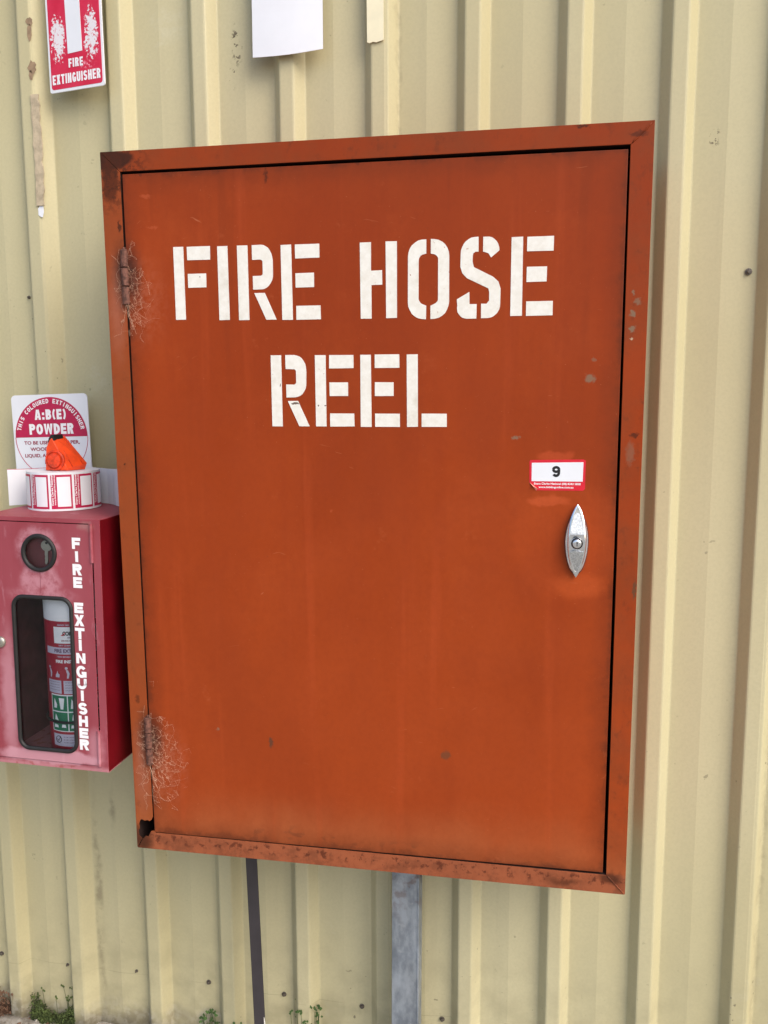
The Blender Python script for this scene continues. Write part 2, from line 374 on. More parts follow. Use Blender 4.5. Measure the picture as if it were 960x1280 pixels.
def box_front_material():
    t = NT('chalky faded red paint', 0.55, 0, 0.3)
    x, y, z = t.sep()
    base = t.mix(t.rng(t.noise(7, 4, stretch=(1, 1, .4)), .3, .7), lin(144, 60, 70), lin(158, 78, 88))
    w = t.warp(38, .024)
    def lay(mask, k, c):
        nonlocal base
        base = t.mix(t.math('MULTIPLY', mask, k), base, c)
    chalk = lin(212, 160, 172)
    halo = t.math('MAXIMUM', t.blob(w, (-.004, .468), (.054, .054), .35), t.math('MAXIMUM', t.blob(w, (-.002, .40), (.050, .050), .3), t.blob(w, (.0, .372), (.080, .022), .6)))
    fade = t.rng(t.noise(45, 4, rough=.7), .32, .62, .15, 1.0)
    lay(t.math('MULTIPLY', halo, fade), .5, chalk)
    lay(t.blob(w, (-.085, .15), (.024, .17), .7), .48, chalk)
    lay(t.blob(w, (.0, .024), (.13, .020), .3), .66, chalk)
    lay(t.blob(w, (.11, .05), (.02, .05), .6), .4, chalk)
    lay(t.rng(t.math('ADD', z, t.math('MULTIPLY', t.noise(30, 3), .01)), .018, .008), .55, lin(206, 146, 154))
    lay(t.math('MULTIPLY', t.rng(z, .012, .004), t.rng(t.noise(60, 3), .55, .62)), .55, lin(150, 62, 44))
    lay(t.blob(w, (.105, .52), (.02, .012), .7), .5, lin(168, 128, 124))
    lay(t.rng(t.noise(24, 4, stretch=(2, 1, .5), rough=.65), .58, .75), .25, chalk)
    ln = t.math('MULTIPLY', t.rng(t.math('ABSOLUTE', t.math('ADD', x, .0015)), .0012, .0006), t.math('MULTIPLY', t.rng(z, .375, .38), t.rng(z, .425, .42)))
    lay(ln, .6, lin(120, 40, 52))
    t.col(base); t.bump(t.noise(200, 3), .1, .0004)
    return t.m

def galvanised():
    t = NT('weathered galvanised steel', 0.48, 0.55, 0.5)
    n1 = t.rng(t.noise(16, 5, stretch=(1, 1, .45), rough=.65), .38, .62)
    c = t.mix(n1, lin(128, 136, 146), lin(172, 180, 190))
    c = t.mix(t.rng(t.noise(40, 4), .6, .7, 0, .5), c, lin(186, 192, 200))
    c = t.mix(t.math('MULTIPLY', t.rng(t.sep()[2], .42, .56), t.rng(t.noise(30, 4), .5, .62, 0, .55)), c, lin(112, 84, 70))
    t.col(c); t.put(t.b.inputs['Roughness'], t.rng(t.noise(22, 4), .3, .7, .38, .62)); return t.m

def worn_sign():
    t = NT('worn red print on white sign', 0.45, 0, 0.4)
    red = t.mix(t.rng(t.noise(25, 3), .3, .7), lin(205, 28, 62), lin(214, 46, 78))
    w = t.warp(40, .012)
    area = t.math('MAXIMUM', t.blob(w, (.028, .105), (.021, .052), .6), t.blob(w, (.112, .105), (.021, .058), .6))
    flake = t.rng(t.math('ADD', t.noise(150, 4, rough=.7), t.math('MULTIPLY', area, .20)), .62, .645)
    m = t.math('MULTIPLY', flake, t.rng(area, .05, .25))
    c = t.mix(m, red, lin(232, 226, 230))
    c = t.mix(t.math('MULTIPLY', t.blob(w, (.10, .047), (.022, .008), .6), t.rng(t.noise(160, 3), .5, .56)), c, lin(238, 150, 168))
    t.col(c); return t.m

def concrete(name, a, b, s=14):
    t = NT(name, .9, 0, .2)
    c = t.mix(t.rng(t.noise(s, 6, rough=.65), .3, .7), a, b)
    c = t.mix(t.rng(t.noise(s * .18, 4), .45, .7, 0, .4), c, tuple(v * .7 for v in a[:3]) + (1,))
    t.col(c); t.bump(t.noise(s * 6, 5), .5, .004); return t.m

def glass_mat():
    t = NT('clear acrylic pane', .05)
    n, l = t.n, t.l
    tr = n.new('ShaderNodeBsdfTransparent'); tr.inputs[0].default_value = (.94, .96, .97, 1)
    gl = n.new('ShaderNodeBsdfGlossy'); gl.inputs['Roughness'].default_value = .06
    fr = n.new('ShaderNodeFresnel'); fr.inputs[0].default_value = 1.28
    ms = n.new('ShaderNodeMixShader'); l.new(fr.outputs[0], ms.inputs[0]); l.new(tr.outputs[0], ms.inputs[1]); l.new(gl.outputs[0], ms.inputs[2])
    l.new(ms.outputs[0], n['Material Output'].inputs['Surface']); return t.m

def stencil_paint():
    t = NT('worn white stencil paint', .6, 0, .3); cz = H / 2
    base = t.mix(t.rng(t.noise(60, 4, rough=.7), .3, .7), lin(228, 223, 213), lin(238, 235, 228))
    base = t.mix(t.rng(t.noise(14, 5, rough=.7), .52, .74, 0, .45), base, lin(196, 186, 168))
    base = t.mix(t.math('MULTIPLY', t.rng(t.noise(190, 3, rough=.6), .68, .71), t.rng(t.noise(11, 3), .5, .64)), base, lin(160, 84, 50))
    w = t.warp(120, .006)
    for c, r in (((-.127, .2265), (.009, .0022)), ((-.083, .2228), (.0016, .0016)), ((-.0712, .2226), (.0022, .0012)), ((-.302, .455), (.0014, .0014)), ((.078, .49), (.0015, .0015)), ((-.155, .26), (.001, .004))):
        base = t.mix(t.math('MULTIPLY', t.blob(w, (c[0], cz + c[1]), r, .4), .9), base, lin(84, 56, 40))
    t.col(base); t.bump(t.noise(260, 3), .2, .0004); return t.m

MAT = dict(
    stencil=stencil_paint(),
    clad=cladding_material(), cab=cabinet_material('orange red cabinet paint on the door', 'door'), rail=cabinet_material('orange red cabinet paint on the frame', 'rail'), boxfront=box_front_material(), galv=galvanised(), wornsign=worn_sign(),
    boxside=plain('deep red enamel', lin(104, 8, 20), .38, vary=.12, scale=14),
    inner=plain('dark cabinet inside', lin(48, 30, 26), .8, vary=.2),
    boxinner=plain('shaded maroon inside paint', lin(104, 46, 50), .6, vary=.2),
    hinge=plain('rusty hinge steel', lin(112, 74, 62), .8, .2, vary=.45, scale=160, bump=.5),
    white=plain('white stencil paint', lin(226, 222, 212), .6, vary=.03, scale=90, bump=.15),
    print_white=plain('white print', lin(244, 241, 244), .5, vary=.03),
    sheet_white=plain('white board', lin(232, 234, 240), .45, vary=.02, scale=12),
    crimson=plain('crimson print', lin(186, 22, 74), .45, vary=.08, scale=80),
    red=plain('bright red print', lin(214, 26, 48), .42, vary=.06, scale=60),
    ext_red=plain('extinguisher red label', lin(168, 30, 52), .35, vary=.08),
    green=plain('green label print', lin(24, 120, 84), .4, vary=.06),
    lav=plain('pale lavender label print', lin(204, 196, 214), .45, vary=.04),
    ink=plain('black ink', lin(22, 20, 24), .5, vary=.1),
    violet=plain('purple grey ink', lin(104, 70, 104), .5, vary=.1),
    crim_ink=plain('crimson ink', lin(150, 36, 66), .5, vary=.1),
    rubber=plain('black rubber gasket', lin(30, 28, 28), .55, vary=.2, scale=60),
    black=plain('dull black plastic', lin(26, 24, 24), .6),
    chrome=plain('worn chrome', lin(236, 238, 242), .17, .95, vary=.10, scale=50),
    chrome_dull=plain('pitted chrome inlay', lin(206, 210, 214), .30, .9, vary=.22, scale=420, bump=.5),
    steel=plain('dull nickel', lin(176, 172, 160), .4, .8, vary=.1, scale=90),
    brown=plain('dark brown painted steel', lin(60, 55, 58), .55, vary=.12, scale=20),
    orange=plain('orange plastic', lin(238, 74, 20), .42, vary=.12, scale=60),
    orange2=plain('dirty orange plastic boss', lin(216, 62, 22), .5, vary=.3, scale=110),
    cream=plain('cream plastic strip', lin(236, 228, 196), .5, vary=.04),
    primer=plain('bare weathered primer', lin(150, 126, 100), .8, vary=.2, scale=90),
    sealant=plain('old grey sealant', lin(182, 166, 140), .75, vary=.2, scale=70, bump=.6),
    screw=plain('weathered screw steel', lin(112, 104, 96), .5, .6, vary=.35, scale=300),
    web=plain('dusty spider silk', lin(222, 178, 150), .9, vary=.1),
    moss=plain('moss green', (0.070, 0.095, 0.024, 1), .9, vary=.55, scale=70),
    leaf=plain('weed green', (0.06, 0.12, 0.025, 1), .7, vary=.45, scale=60),
    litter=plain('dry leaf litter', lin(112, 82, 62), .9, vary=.4, scale=80),
    footing=concrete('crumbling concrete', lin(104, 94, 80), lin(196, 188, 176), 22),
    ground=concrete('worn concrete ground', lin(138, 134, 126), lin(170, 166, 156), 3),
    glass=glass_mat(),
)

# ------------------------------------------------------------------ setting: ground, footing, wall
g = MB(); g.add([(-300, -600, GZ), (300, -600, GZ), (300, 600, GZ), (-300, 600, GZ)], [(0, 1, 2, 3)])
tag(g.build('ground', MAT['ground']), kind='structure')

ft = MB(); nx, ny = 230, 8
vs = []
for i in range(nx + 1):
    for j in range(ny + 1):
        x = -4.6 + i * .045; y = .03 - .16 * j / ny
        z = GZ + .030 * max(0, 1 - (j / ny) ** 3) + random.uniform(-.006, .006) * (0 if j == ny else 1)
        if j == ny: z = GZ - .01; y += random.uniform(-.012, .012)
        vs.append((x + random.uniform(-.008, .008), y, z))
ft.add(vs, [(i * (ny + 1) + j, i * (ny + 1) + j + 1, (i + 1) * (ny + 1) + j + 1, (i + 1) * (ny + 1) + j) for i in range(nx) for j in range(ny)])
tag(ft.build('concrete_footing', MAT['footing'], smooth=True), kind='structure')

wall = empty('corrugated_wall', (.7, 0, GZ), 'cream ribbed steel wall behind the orange hose cabinet', 'wall')
WX, WZ = -.7, -GZ     # children use world numbers shifted by these
RIB = {-8: -1.518, -7: -1.328, -6: -1.138, -5: -.948, -4: -.757, -3: -.566, -2: -.376, -1: -.186, 0: -.011, 1: .1955, 2: .3835, 3: .570, 4: .760, 5: .9457, 6: 1.140, 7: 1.331, 8: 1.5214,
       9: 1.711, 10: 1.901, 11: 2.091, 12: 2.281, 13: 2.471, 14: 2.661, 15: 2.851, 16: 3.041}
for k in range(-24, -8): RIB[k] = -1.518 + (k + 8) * .19
for k in range(17, 29): RIB[k] = 3.041 + (k - 16) * .19
RH, FL, RW = .026, .0175, .064
def rounded(poly, r=.0028):
    out = [poly[0]]
    for k in range(1, len(poly) - 1):
        a, b, c = Vector(poly[k - 1]), Vector(poly[k]), Vector(poly[k + 1])
        u = (a - b); w = (c - b)
        if abs(u.normalized().dot(w.normalized())) > .97: out.append(poly[k]); continue
        ru = min(r, u.length * .4); rw = min(r, w.length * .4)
        p0 = b + u.normalized() * ru; p2 = b + w.normalized() * rw
        for t in (0, .5, 1): q = p0 * (1 - t) ** 2 + b * 2 * t * (1 - t) + p2 * t * t; out.append((q.x, q.y))
    out.append(poly[-1]); return out
from mathutils import noise as mn
def sheet(i0, i1, lift):
    """one roll formed sheet from rib i0 (under the lap) to rib i1 (over the lap)"""
    P = []
    for i in range(i0, i1 + 1):
        xr = RIB[i]; xl = xr - RW
        if i == i0: xr += .010 if i0 == 0 else .004
        if i > i0:
            x0 = P[-1][0]; m = (x0 + xl) / 2 - .002
            P += [(m, -.0042)]
        P += [(xl, 0), (xl + FL, -RH), (xr - FL - (0.008 if (i == i0 and i0 == 0) else 0), -RH)]
        P.append((xr, 0) if i < i1 else (xr - FL * .22, -RH * .22))
    P = rounded(P)
    z0, z1, nz = GZ + .012, 3.1, 46
    mb = MB(); vs = []; n = len(P)
    for k in range(nz + 1):
        z = z0 + (z1 - z0) * k / nz
        for (x, y) in P:
            d = mn.noise(Vector((x * 5, z * 2.6, 1.7))) * .0011 + mn.noise(Vector((x * 17, z * 6, 3.3))) * .0003
            zz = z + (mn.noise(Vector((x * 14, 7, 1))) * .006 if k == 0 else 0)
            vs.append((x + WX + mn.noise(Vector((2, z * 1.3, 9))) * .0012, y + d - lift, zz + WZ))
    mb.add(vs, [(k * n + i, k * n + i + 1, (k + 1) * n + i + 1, (k + 1) * n + i) for k in range(nz) for i in range(n - 1)])
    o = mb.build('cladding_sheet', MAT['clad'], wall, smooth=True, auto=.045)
    m = o.modifiers.new('gauge', 'SOLIDIFY'); m.thickness = .0008; m.offset = 1
    return o
# left sheets lap over the right ones
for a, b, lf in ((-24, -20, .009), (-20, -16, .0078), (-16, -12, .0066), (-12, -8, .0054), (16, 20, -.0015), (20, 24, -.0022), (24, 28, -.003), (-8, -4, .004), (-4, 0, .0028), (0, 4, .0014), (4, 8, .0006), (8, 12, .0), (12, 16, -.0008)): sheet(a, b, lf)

scm = MB()
ring = lambda r, y: [(r * math.cos(k * math.pi / 6), y, r * math.sin(k * math.pi / 6)) for k in range(12)]
hexr = lambda r, y: [(r * math.cos(k * math.pi / 3), y, r * math.sin(k * math.pi / 3)) for k in range(6)]
scm.loft([ring(.0070, .0), ring(.0070, -.0012), ring(.0060, -.0016)]); scm.loft([hexr(.0042, -.0016), hexr(.0042, -.0055), hexr(.0034, -.0062)])
proto = None
SC = [(-.2672, .1399), (-.0835, .1335), (.1037, .1415), (.2924, .1377), (.4827, .133), (.6723, .1293), (.8609, .1245), (1.05, .122), (1.4415, 1.7746), (-.0822, 1.7658),
      (1.63, 1.776), (1.25, .118), (1.44, .114)]
for x, z in SC:
    if proto is None: proto = scm.build('screw', MAT['screw'], wall); o = proto
    else: o = proto.copy(); COL.objects.link(o)
    s = .55 if (x, z) in ((-.0835, .1335), (.1037, .1415), (-.0822, 1.7658)) else (.95 if z > 1.7 else .85)
    o.location = (x + WX, -.0042, z + WZ); o.scale = (s, 1, s)

def blotch(pts, y, name, mat, th=.0008):
    mb = MB(); mb.prism([(x + WX, z + WZ) for x, z in pts], y - th, y); return mb.build(name, mat, wall, bevel=.0003)
def wobble(cx, cz, rx, rz, n=14, j=.25):
    return [(cx + rx * math.cos(2 * math.pi * k / n) * (1 + random.uniform(-j, j)), cz + rz * math.sin(2 * math.pi * k / n) * (1 + random.uniform(-j, j))) for k in range(n)]
CY = -RH - .0042
for c in ((-.0275, 2.333, .0075, .0085), (-.0285, 2.312, .006, .016), (-.0265, 2.241, .0095, .014), (-.0305, 2.225, .005, .010)):
    o = blotch(wobble(*c), CY, 'paint_chip', MAT['primer'], .0004)
sp = []
zs = [2.186 - k * .0115 for k in range(21)]
sp = [(-.0325 + random.uniform(-.0015, .0015), z) for z in zs] + [(-.0135 + random.uniform(-.003, .003), z) for z in zs[::-1]]
blotch(sp, CY, 'sealant_strip', MAT['sealant'], .003)
blotch(wobble(-.024, 1.945, .007, .014), CY, 'sealant_smear', MAT['sheet_white'], .0004)
# ------------------------------------------------------------------ hose reel cabinet
Rc = Matrix(((0.99987938, -0.01546798, 0.00140157), (0.01549082, 0.99971618, -0.01809965), (-0.00112121, 0.01811917, 0.99983521)))
O = Vector((.74809769, -.27, 1.30366646)) + Rc @ Vector((0, 0, -H / 2))
cab = empty('fire_hose_reel_cabinet', O, 'large orange red steel cabinet stencilled FIRE HOSE REEL', 'cabinet', rot=Rc.to_euler())
CM, cz = MAT['cab'], H / 2
D = .235
case = MB()
t_ = .0016
case.box(-HW, -HW + t_, .0022, D, 0, H); case.box(HW - t_, HW, .0022, D, 0, H)
case.box(-HW + t_, HW - t_, .0022, D, H - t_, H); case.box(-HW + t_, HW - t_, .0022, D, 0, t_)
case.build('case', MAT['rail'], cab)
ln = MB(); e = .0004
ln.box(-HW + t_ + e, -HW + t_ + 2 * e, .004, D - .003, t_ + e, H - t_ - e); ln.box(HW - t_ - 2 * e, HW - t_ - e, .004, D - .003, t_ + e, H - t_ - e)
ln.box(-HW + .004, HW - .004, .004, D - .003, t_ + e, t_ + 2 * e); ln.box(-HW + .004, HW - .004, .004, D - .003, H - t_ - 2 * e, H - t_ - e)
ln.build('case_shade_sheets', MAT['inner'], cab)  # dark sheets added so the shade behind the rusted corner hole reads black
bk = MB(); bk.box(-HW + t_, HW - t_, D - .002, D - .0004, t_, H - t_); bk.build('back_panel', MAT['inner'], cab)
# four mitred face rails; the bottom left corner has rusted through
IL, IRt, IRb, IT, IB = -.4486, .4490, .4508, cz + .6454, cz - .6446
rails = [
    ('frame_rail', [(-HW, H), (HW, H), (IRt + .0004, IT + .0004), (IL, IT)]),
    ('frame_rail', [(HW, H - .0005), (HW, .0005), (IRb, IB - .0004), (IRt, IT - .0006)]),
    ('frame_rail', [(-HW, H - .0005), (IL - .0004, IT - .0006), (IL, cz - .610), (IL - .003, cz - .617), (IL - .0075, cz - .6205), (IL - .012, cz - .6185), (IL - .018, cz - .6205),
                    (IL - .025, cz - .6175), (IL - .029, cz - .6215), (-HW + .0062, cz - .629), (-HW + .0072, cz - .637), (-HW + .0042, cz - .6445), (-HW + .005, cz - .654), (-HW + .012, cz - .660), (-HW, .0006)]),
    ('frame_rail', [(-HW + .0012, 0), (-HW + .013, cz - .6605), (-HW + .020, cz - .6535), (-HW + .025, cz - .655), (-HW + .029, cz - .6485), (-HW + .032, cz - .642), (IL + .002, cz - .6408), (IL + .005, IB), (IRb - .0006, IB - .0006), (HW - .0005, 0)]),
]
for nm, poly in rails:
    mb = MB(); mb.prism(poly, 0, .0022); mb.build(nm, MAT['rail'], cab, bevel=.0007)
# inner returns of the rails, so that the gap is a real dark slot
rt = MB()
rt.box(IL - .0016, IL - .0002, .0024, .03, cz - .60, IT); rt.box(IRb + .0004, IRb + .002, .0024, .03, IB, IT)
rt.box(IL, IRt, .0024, .03, IT + .0004, IT + .002); rt.box(IL + .03, IRb, .0024, .03, IB - .002, IB - .0004)
rt.build('rail_return', MAT['inner'], cab)
# weld bead on the mitres
for a, b in (((HW - .004, H - .004), (IRt + .003, IT + .003)), ((HW - .003, .003), (IRb + .002, IB - .002))):
    wb = MB(); pts = [(a[0] + (b[0] - a[0]) * k / 9 + random.uniform(-.0006, .0006), .0, a[1] + (b[1] - a[1]) * k / 9 + random.uniform(-.0006, .0006)) for k in range(10)]
    wb.tube(pts, [random.uniform(.0009, .0018) for _ in pts], 6); wb.build('weld_bead', MAT['rail'], cab, smooth=True)

DF = -.0012     # front of door
dp = [(-.4440, cz + .6402), (.4456, cz + .6382), (.4446, cz - .6400), (-.4456, cz - .6428)]
dm = MB(); dm.prism(dp, DF, .018)
door = dm.build('door', CM, cab, bevel=.0013)
tag(door, 'orange red door lettered FIRE HOSE REEL')
# stencil letters, drawn in a 100 unit high, about 54 wide cell (x right, y down)
def rect(a, b, c, d): return [(a, b), (c, b), (c, d), (a, d)]
def arc(cx, cy, rx, ry, a0, a1): return ('a', cx, cy, rx, ry, a0, a1)
ST = 15.0
GL = {
    'F': [rect(0, 0, ST, 100), rect(20, 0, 54, 18.5), rect(20, 37, 47, 56)],
    'I': [rect(0, 0, ST, 100)],
    'E': [rect(0, 0, ST, 100), rect(20, 0, 54, 18.5), rect(20, 38, 46, 57), rect(20, 81.5, 54.5, 100)],
    'L': [rect(0, 0, ST, 100), rect(20, 81.5, 54.5, 100)],
    'H': [[(0, 0), (ST, 0), (ST, 37), (30, 37), (30, 56), (ST, 56), (ST, 100), (0, 100)], rect(35, 0, 50, 100)],
    'R': [rect(0, 0, ST, 100),
          [(21, 0), arc(34, 21, 16.5, 21, 270, 360), arc(34, 38, 16.5, 21, 0, 90), (21.5, 59), (21.5, 41), arc(32, 37.5, 4, 3.5, 90, 0), arc(32, 23, 4, 3.5, 0, -90), (21, 19.5)],
          [(23, 64), (38, 64), (54, 100), (39, 100)]],
    'O': [[(24.5, 0), arc(22, 21, 22, 21, 262, 180), arc(22, 79, 22, 21, 180, 98), (24.5, 100), (24.5, 83), arc(24, 74, 9.5, 8, 120, 180), arc(24, 26, 9.5, 8, 180, 240), (24.5, 18)],
          [(30.5, 0), arc(33, 21, 22, 21, 278, 360), arc(33, 79, 22, 21, 0, 82), (30.5, 100), (30.5, 83), arc(31, 74, 9.5, 8, 60, 0), arc(31, 26, 9.5, 8, 0, -60), (30.5, 18)]],
    'S': [[(28, 0), arc(24.5, 20, 20, 20, 265, 180), (4.5, 36), (7, 44), (13, 50), (41, 63), (42.5, 68), (42.5, 78), (39, 82), (32, 82), (32, 100), (40, 100), arc(40, 82, 17, 18, 90, 0), (57, 64), (54, 55), (47, 49), (22, 36.5), (20.5, 30), (20.5, 23), arc(25, 23, 4.5, 5, 180, 250), (28, 18)],
          [(34, 0), (38, 0), arc(39, 17, 16, 17, 280, 360), (44, 25.5), (40.5, 20), (34, 18)],
          [(16.5, 67), (0, 76), (.5, 84), arc(13, 86, 13, 14, 180, 90), (26, 100), (26, 82), (16.5, 82)]],
}
ROWS = [('F', -.3515, .0745, .5092, .3797), ('I', -.2670, 0, .5081, .3780), ('R', -.2295, .0700, .5080, .3770), ('E', -.1480, .0695, .5065, .3761),
        ('H', -.0039, .0655, .5060, .3755), ('O', .0809, .0714, .5075, .3725), ('S', .1667, .0765, .5083, .3722), ('E', .2588, .0692, .5057, .3750),
        ('R', -.1717, .0695, .3135, .1850), ('E', -.0888, .0705, .3127, .1850), ('E', -.0055, .0713, .3125, .1846), ('L', .0787, .0706, .3122, .1848)]
for ch, u, wdt, top, bot in ROWS:
    s = (top - bot) / 100; mb = MB()
    for piece in GL[ch]:
        pts = curve(piece); kx = .00131
        mb.prism([(u + a * kx + random.uniform(-1, 1) * .0003, cz + top - b * s + random.uniform(-1, 1) * .0003) for a, b in pts], DF - .0005, DF + .0004)
    o = mb.build('letter', MAT['stencil'], door); o['label'] = 'white stencilled letter ' + ch
# hinges: three knuckles and the leaf edge in the slot
for zc in (.459, -.445):
    mb = MB(); zb = cz + zc
    for k in range(3):
        z0 = zb - .05 + k * .0337; rr = .0068
        rings = [[(-.4472 + r * math.cos(a * math.pi / 6), -.0030 + r * math.sin(a * math.pi / 6), z) for a in range(12)] for r, z in ((rr * .8, z0), (rr, z0 + .001), (rr, z0 + .031), (rr * .8, z0 + .032))]
        mb.loft(rings)
    mb.tube([(-.4472, -.0018, zb - .053), (-.4472, -.0018, zb + .053)], .0028, 8)
    mb.box(-.4490, -.4454, .001, .012, zb - .05, zb + .05)
    mb.build('hinge', MAT['hinge'], cab, smooth=True, auto=.6)
# cobwebs spun from the hinges
for zc, n, ext in ((.459, 260, .8), (-.445, 620, .95)):
    mb = MB(); zb = cz + zc; P = []
    while len(P) < n:
        px = -.446 + abs(random.gauss(0, .032)) * ext if random.random() < .78 else -.452 - abs(random.gauss(0, .010))
        pz = zb - .035 + random.gauss(0, .048) * ext
        if px > -.481: P.append(Vector((px, 0, pz)))
    y = DF - .0012
    for i, p in enumerate(P):
        for q in sorted(P, key=lambda q: (q - p).length)[1:7]:
            if (q - p).length > .016 or random.random() < .52: continue
            m = (p + q) / 2 + Vector((random.gauss(0, .0006), 0, random.gauss(0, .0006)))
            mb.tube([(p.x, y, p.z), (m.x, y - random.uniform(0, .002), m.z), (q.x, y, q.z)], random.uniform(.00004, .00008), 3)
    for k in range(6):
        a = Vector((-.4455, 0, zb - .05 + random.gauss(0, .006))); ang = random.uniform(-2.4, -.5); L = random.uniform(.02, .06)
        b = a + Vector((math.cos(ang), 0, math.sin(ang))) * L
        if b.x < -.482: b.x = -.481
        mb.tube([(a.x, DF - .006, a.z), ((a.x + b.x) / 2, DF - .004, (a.z + b.z) / 2 - .003), (b.x, y, b.z)], random.uniform(.0001, .00022), 3)
    tag(mb.build('cobweb', MAT['web'], cab), 'dusty cobweb round the hinge', kind='stuff')

# handle: escutcheon plate, swinging lever, lock
HX, HZ = .3803, cz - .0145
def vesica(hw, up, dn, n=40, pw=.62):
    out = []
    for k in range(n):
        a = 2 * math.pi * k / n; s, c = math.sin(a), math.cos(a)
        L = up if s > 0 else dn
        out.append((math.copysign(abs(c) ** pw, c) * hw * (1 - abs(s) ** 2.2 * .15), s * L * abs(s) ** .12))
    return out
hd = MB()
pl = lambda k, y, hw=.0202, up=.047, dn=.056, dx=0.: [(HX + x * k + dx, y, HZ + z * k) for x, z in vesica(hw, up, dn)]
plate = [pl(1, DF), pl(1, DF - .004), pl(.95, DF - .0062), pl(.86, DF - .0068)]
sk = MB(); sk.loft([pl(1.035, DF + .0002), pl(1.035, DF - .0014)]); hd.loft(plate); handle = hd.build('handle', MAT['chrome'], cab, smooth=True, auto=.7)
sk.build('plate_shadow_rim', MAT['rubber'], handle)  # dark rim added to draw the shadow edge round the handle plate
tag(handle, 'chrome lozenge shaped locking handle')
def lev(k, y, kz=None):
    kz = kz or k; up, dn, hw = .0665, .0645, .0160; n = 48; out = []
    for i in range(n):
        a = 2 * math.pi * (i + .5) / n; s, c = math.sin(a), math.cos(a)
        L, e = (up, 2.5) if s > 0 else (dn, 2.1)
        ww = (1 - abs(s) ** e) * .93 + .07 * (1 - abs(s) ** 12)
        yy = DF + (y - DF) * (1 - .62 * abs(s) ** 1.1)
        out.append((HX + math.copysign(ww, c) * hw * k, yy, HZ + s * L * kz))
    return out
lv = MB(); lv.loft([lev(.72, DF - .0060, .9), lev(1, DF - .012, 1), lev(1, DF - .0185, 1), lev(.88, DF - .0212, .965), lev(.78, DF - .0218, .93)])
lv.build('lever', MAT['chrome'], handle, smooth=True, auto=.8)
def inlay(pts, name):
    yy = lambda z: DF - .0218 * (1 - .62 * (abs(z) / .065) ** 1.1)
    mb = MB(); n = len(pts)
    ra = [(HX + x, yy(z) + .0008, HZ + z) for x, z in pts]; rb = [(HX + x, yy(z) - .0006, HZ + z) for x, z in pts]; c0 = (sum(p[0] for p in pts) / n, sum(p[1] for p in pts) / n)
    rc_ = [(HX + c0[0] + (x - c0[0]) * .88, yy(z) - .0003, HZ + c0[1] + (z - c0[1]) * .92) for x, z in pts]
    mb.loft([ra, rb, rc_]); mb.build(name, MAT['chrome_dull'], handle)
inlay(curve([(-.0118, .0145), (-.0112, .027), arc(0, .043, .0062, .0090, 180, 0), (.0112, .027), (.0118, .0145)]), 'inlay')
inlay(curve([(-.0118, -.0150), (.0118, -.0150), (.0090, -.032), arc(0, -.050, .003, .003, 0, -180), (-.0090, -.032)]), 'inlay')
lk = MB(); circ = lambda r, y, n=24: [(HX + r * math.cos(2 * math.pi * k / n), y, HZ - .0005 + r * math.sin(2 * math.pi * k / n)) for k in range(n)]
lk.loft([circ(.0100, DF - .019), circ(.0100, DF - .0228), circ(.0090, DF - .0240), circ(.0086, DF - .0222), circ(.0080, DF - .0222), circ(.0078, DF - .0250), circ(.0070, DF - .0258), circ(.0030, DF - .0260)])
lk.build('lock_barrel', MAT['chrome'], handle, smooth=True, auto=.9)
gr = MB(); gr.tube([(p[0], DF - .0236, p[2]) for p in circ(.0090, 0)], .0011, 6, closed=True); gr.build('lock_ring', MAT['rubber'], handle, smooth=True)
kh = MB(); kh.prism([(HX + x, HZ - .0005 + z) for x, z in curve([arc(0, .0018, .0013, .0013, -40, 220), (-.0007, -.0005), (-.0007, -.0042), (.0007, -.0042), (.0007, -.0005)])], DF - .0264, DF - .0250)
kh.build('keyhole', MAT['ink'], handle)

# number sticker
sx0, sx1, sz0, sz1 = .2960, .3921, cz + .0742, cz + .1285
st = MB()
st.prism(curve([(sx0 + .012, sz0), (sx1 - .003, sz0 + .0005), (sx1, sz0 + .004), (sx1 + .0002, sz1 - .001), (sx1 - .004, sz1 + .001), (sx0 + .001, sz1 - .001), (sx0, sz1 - .004), (sx0 + .0005, sz0 + .014)]), DF - .0004, DF - .00005)
stk = st.build('number_sticker', MAT['red'], cab); tag(stk, 'red and white sticker numbered 9')
mb = MB(); mb.prism([(sx0 + .0042, sz0 + .0162), (sx1 - .0042, sz0 + .0166), (sx1 - .0038, sz1 - .0038), (sx0 + .004, sz1 - .0058)], DF - .0006, DF - .0004); mb.build('white_panel', MAT['sheet_white'], stk)
mb = MB(); block_text(mb, '9', sx0 + .0392, sz0 + .0240, .0140, .0195, DF - .0008, .0046); mb.build('number', MAT['ink'], stk)
mb = MB(); add_text(mb, 'Evans Clarke National (08) 8343 5858', sx0 + .0085, sz0 + .0092, .080, .0048, DF - .0006, .025)
add_text(mb, 'www.biddingonline.com.au', sx0 + .0165, sz0 + .0032, .060, .0046, DF - .0006, .025); mb.build('lettering', MAT['print_white'], stk)
mb = MB(); mb.add([(sx0 + .0005, DF - .0005, sz0 + .0142), (sx0 + .0125, DF - .0005, sz0 - .0002), (sx0 + .0150, DF - .0032, sz0 + .0035), (sx0 + .0075, DF - .0045, sz0 + .0075)], [(0, 1, 2, 3)]); mb.build('peeled_corner', plain('pale sticker back', lin(238, 150, 130), .5), stk)

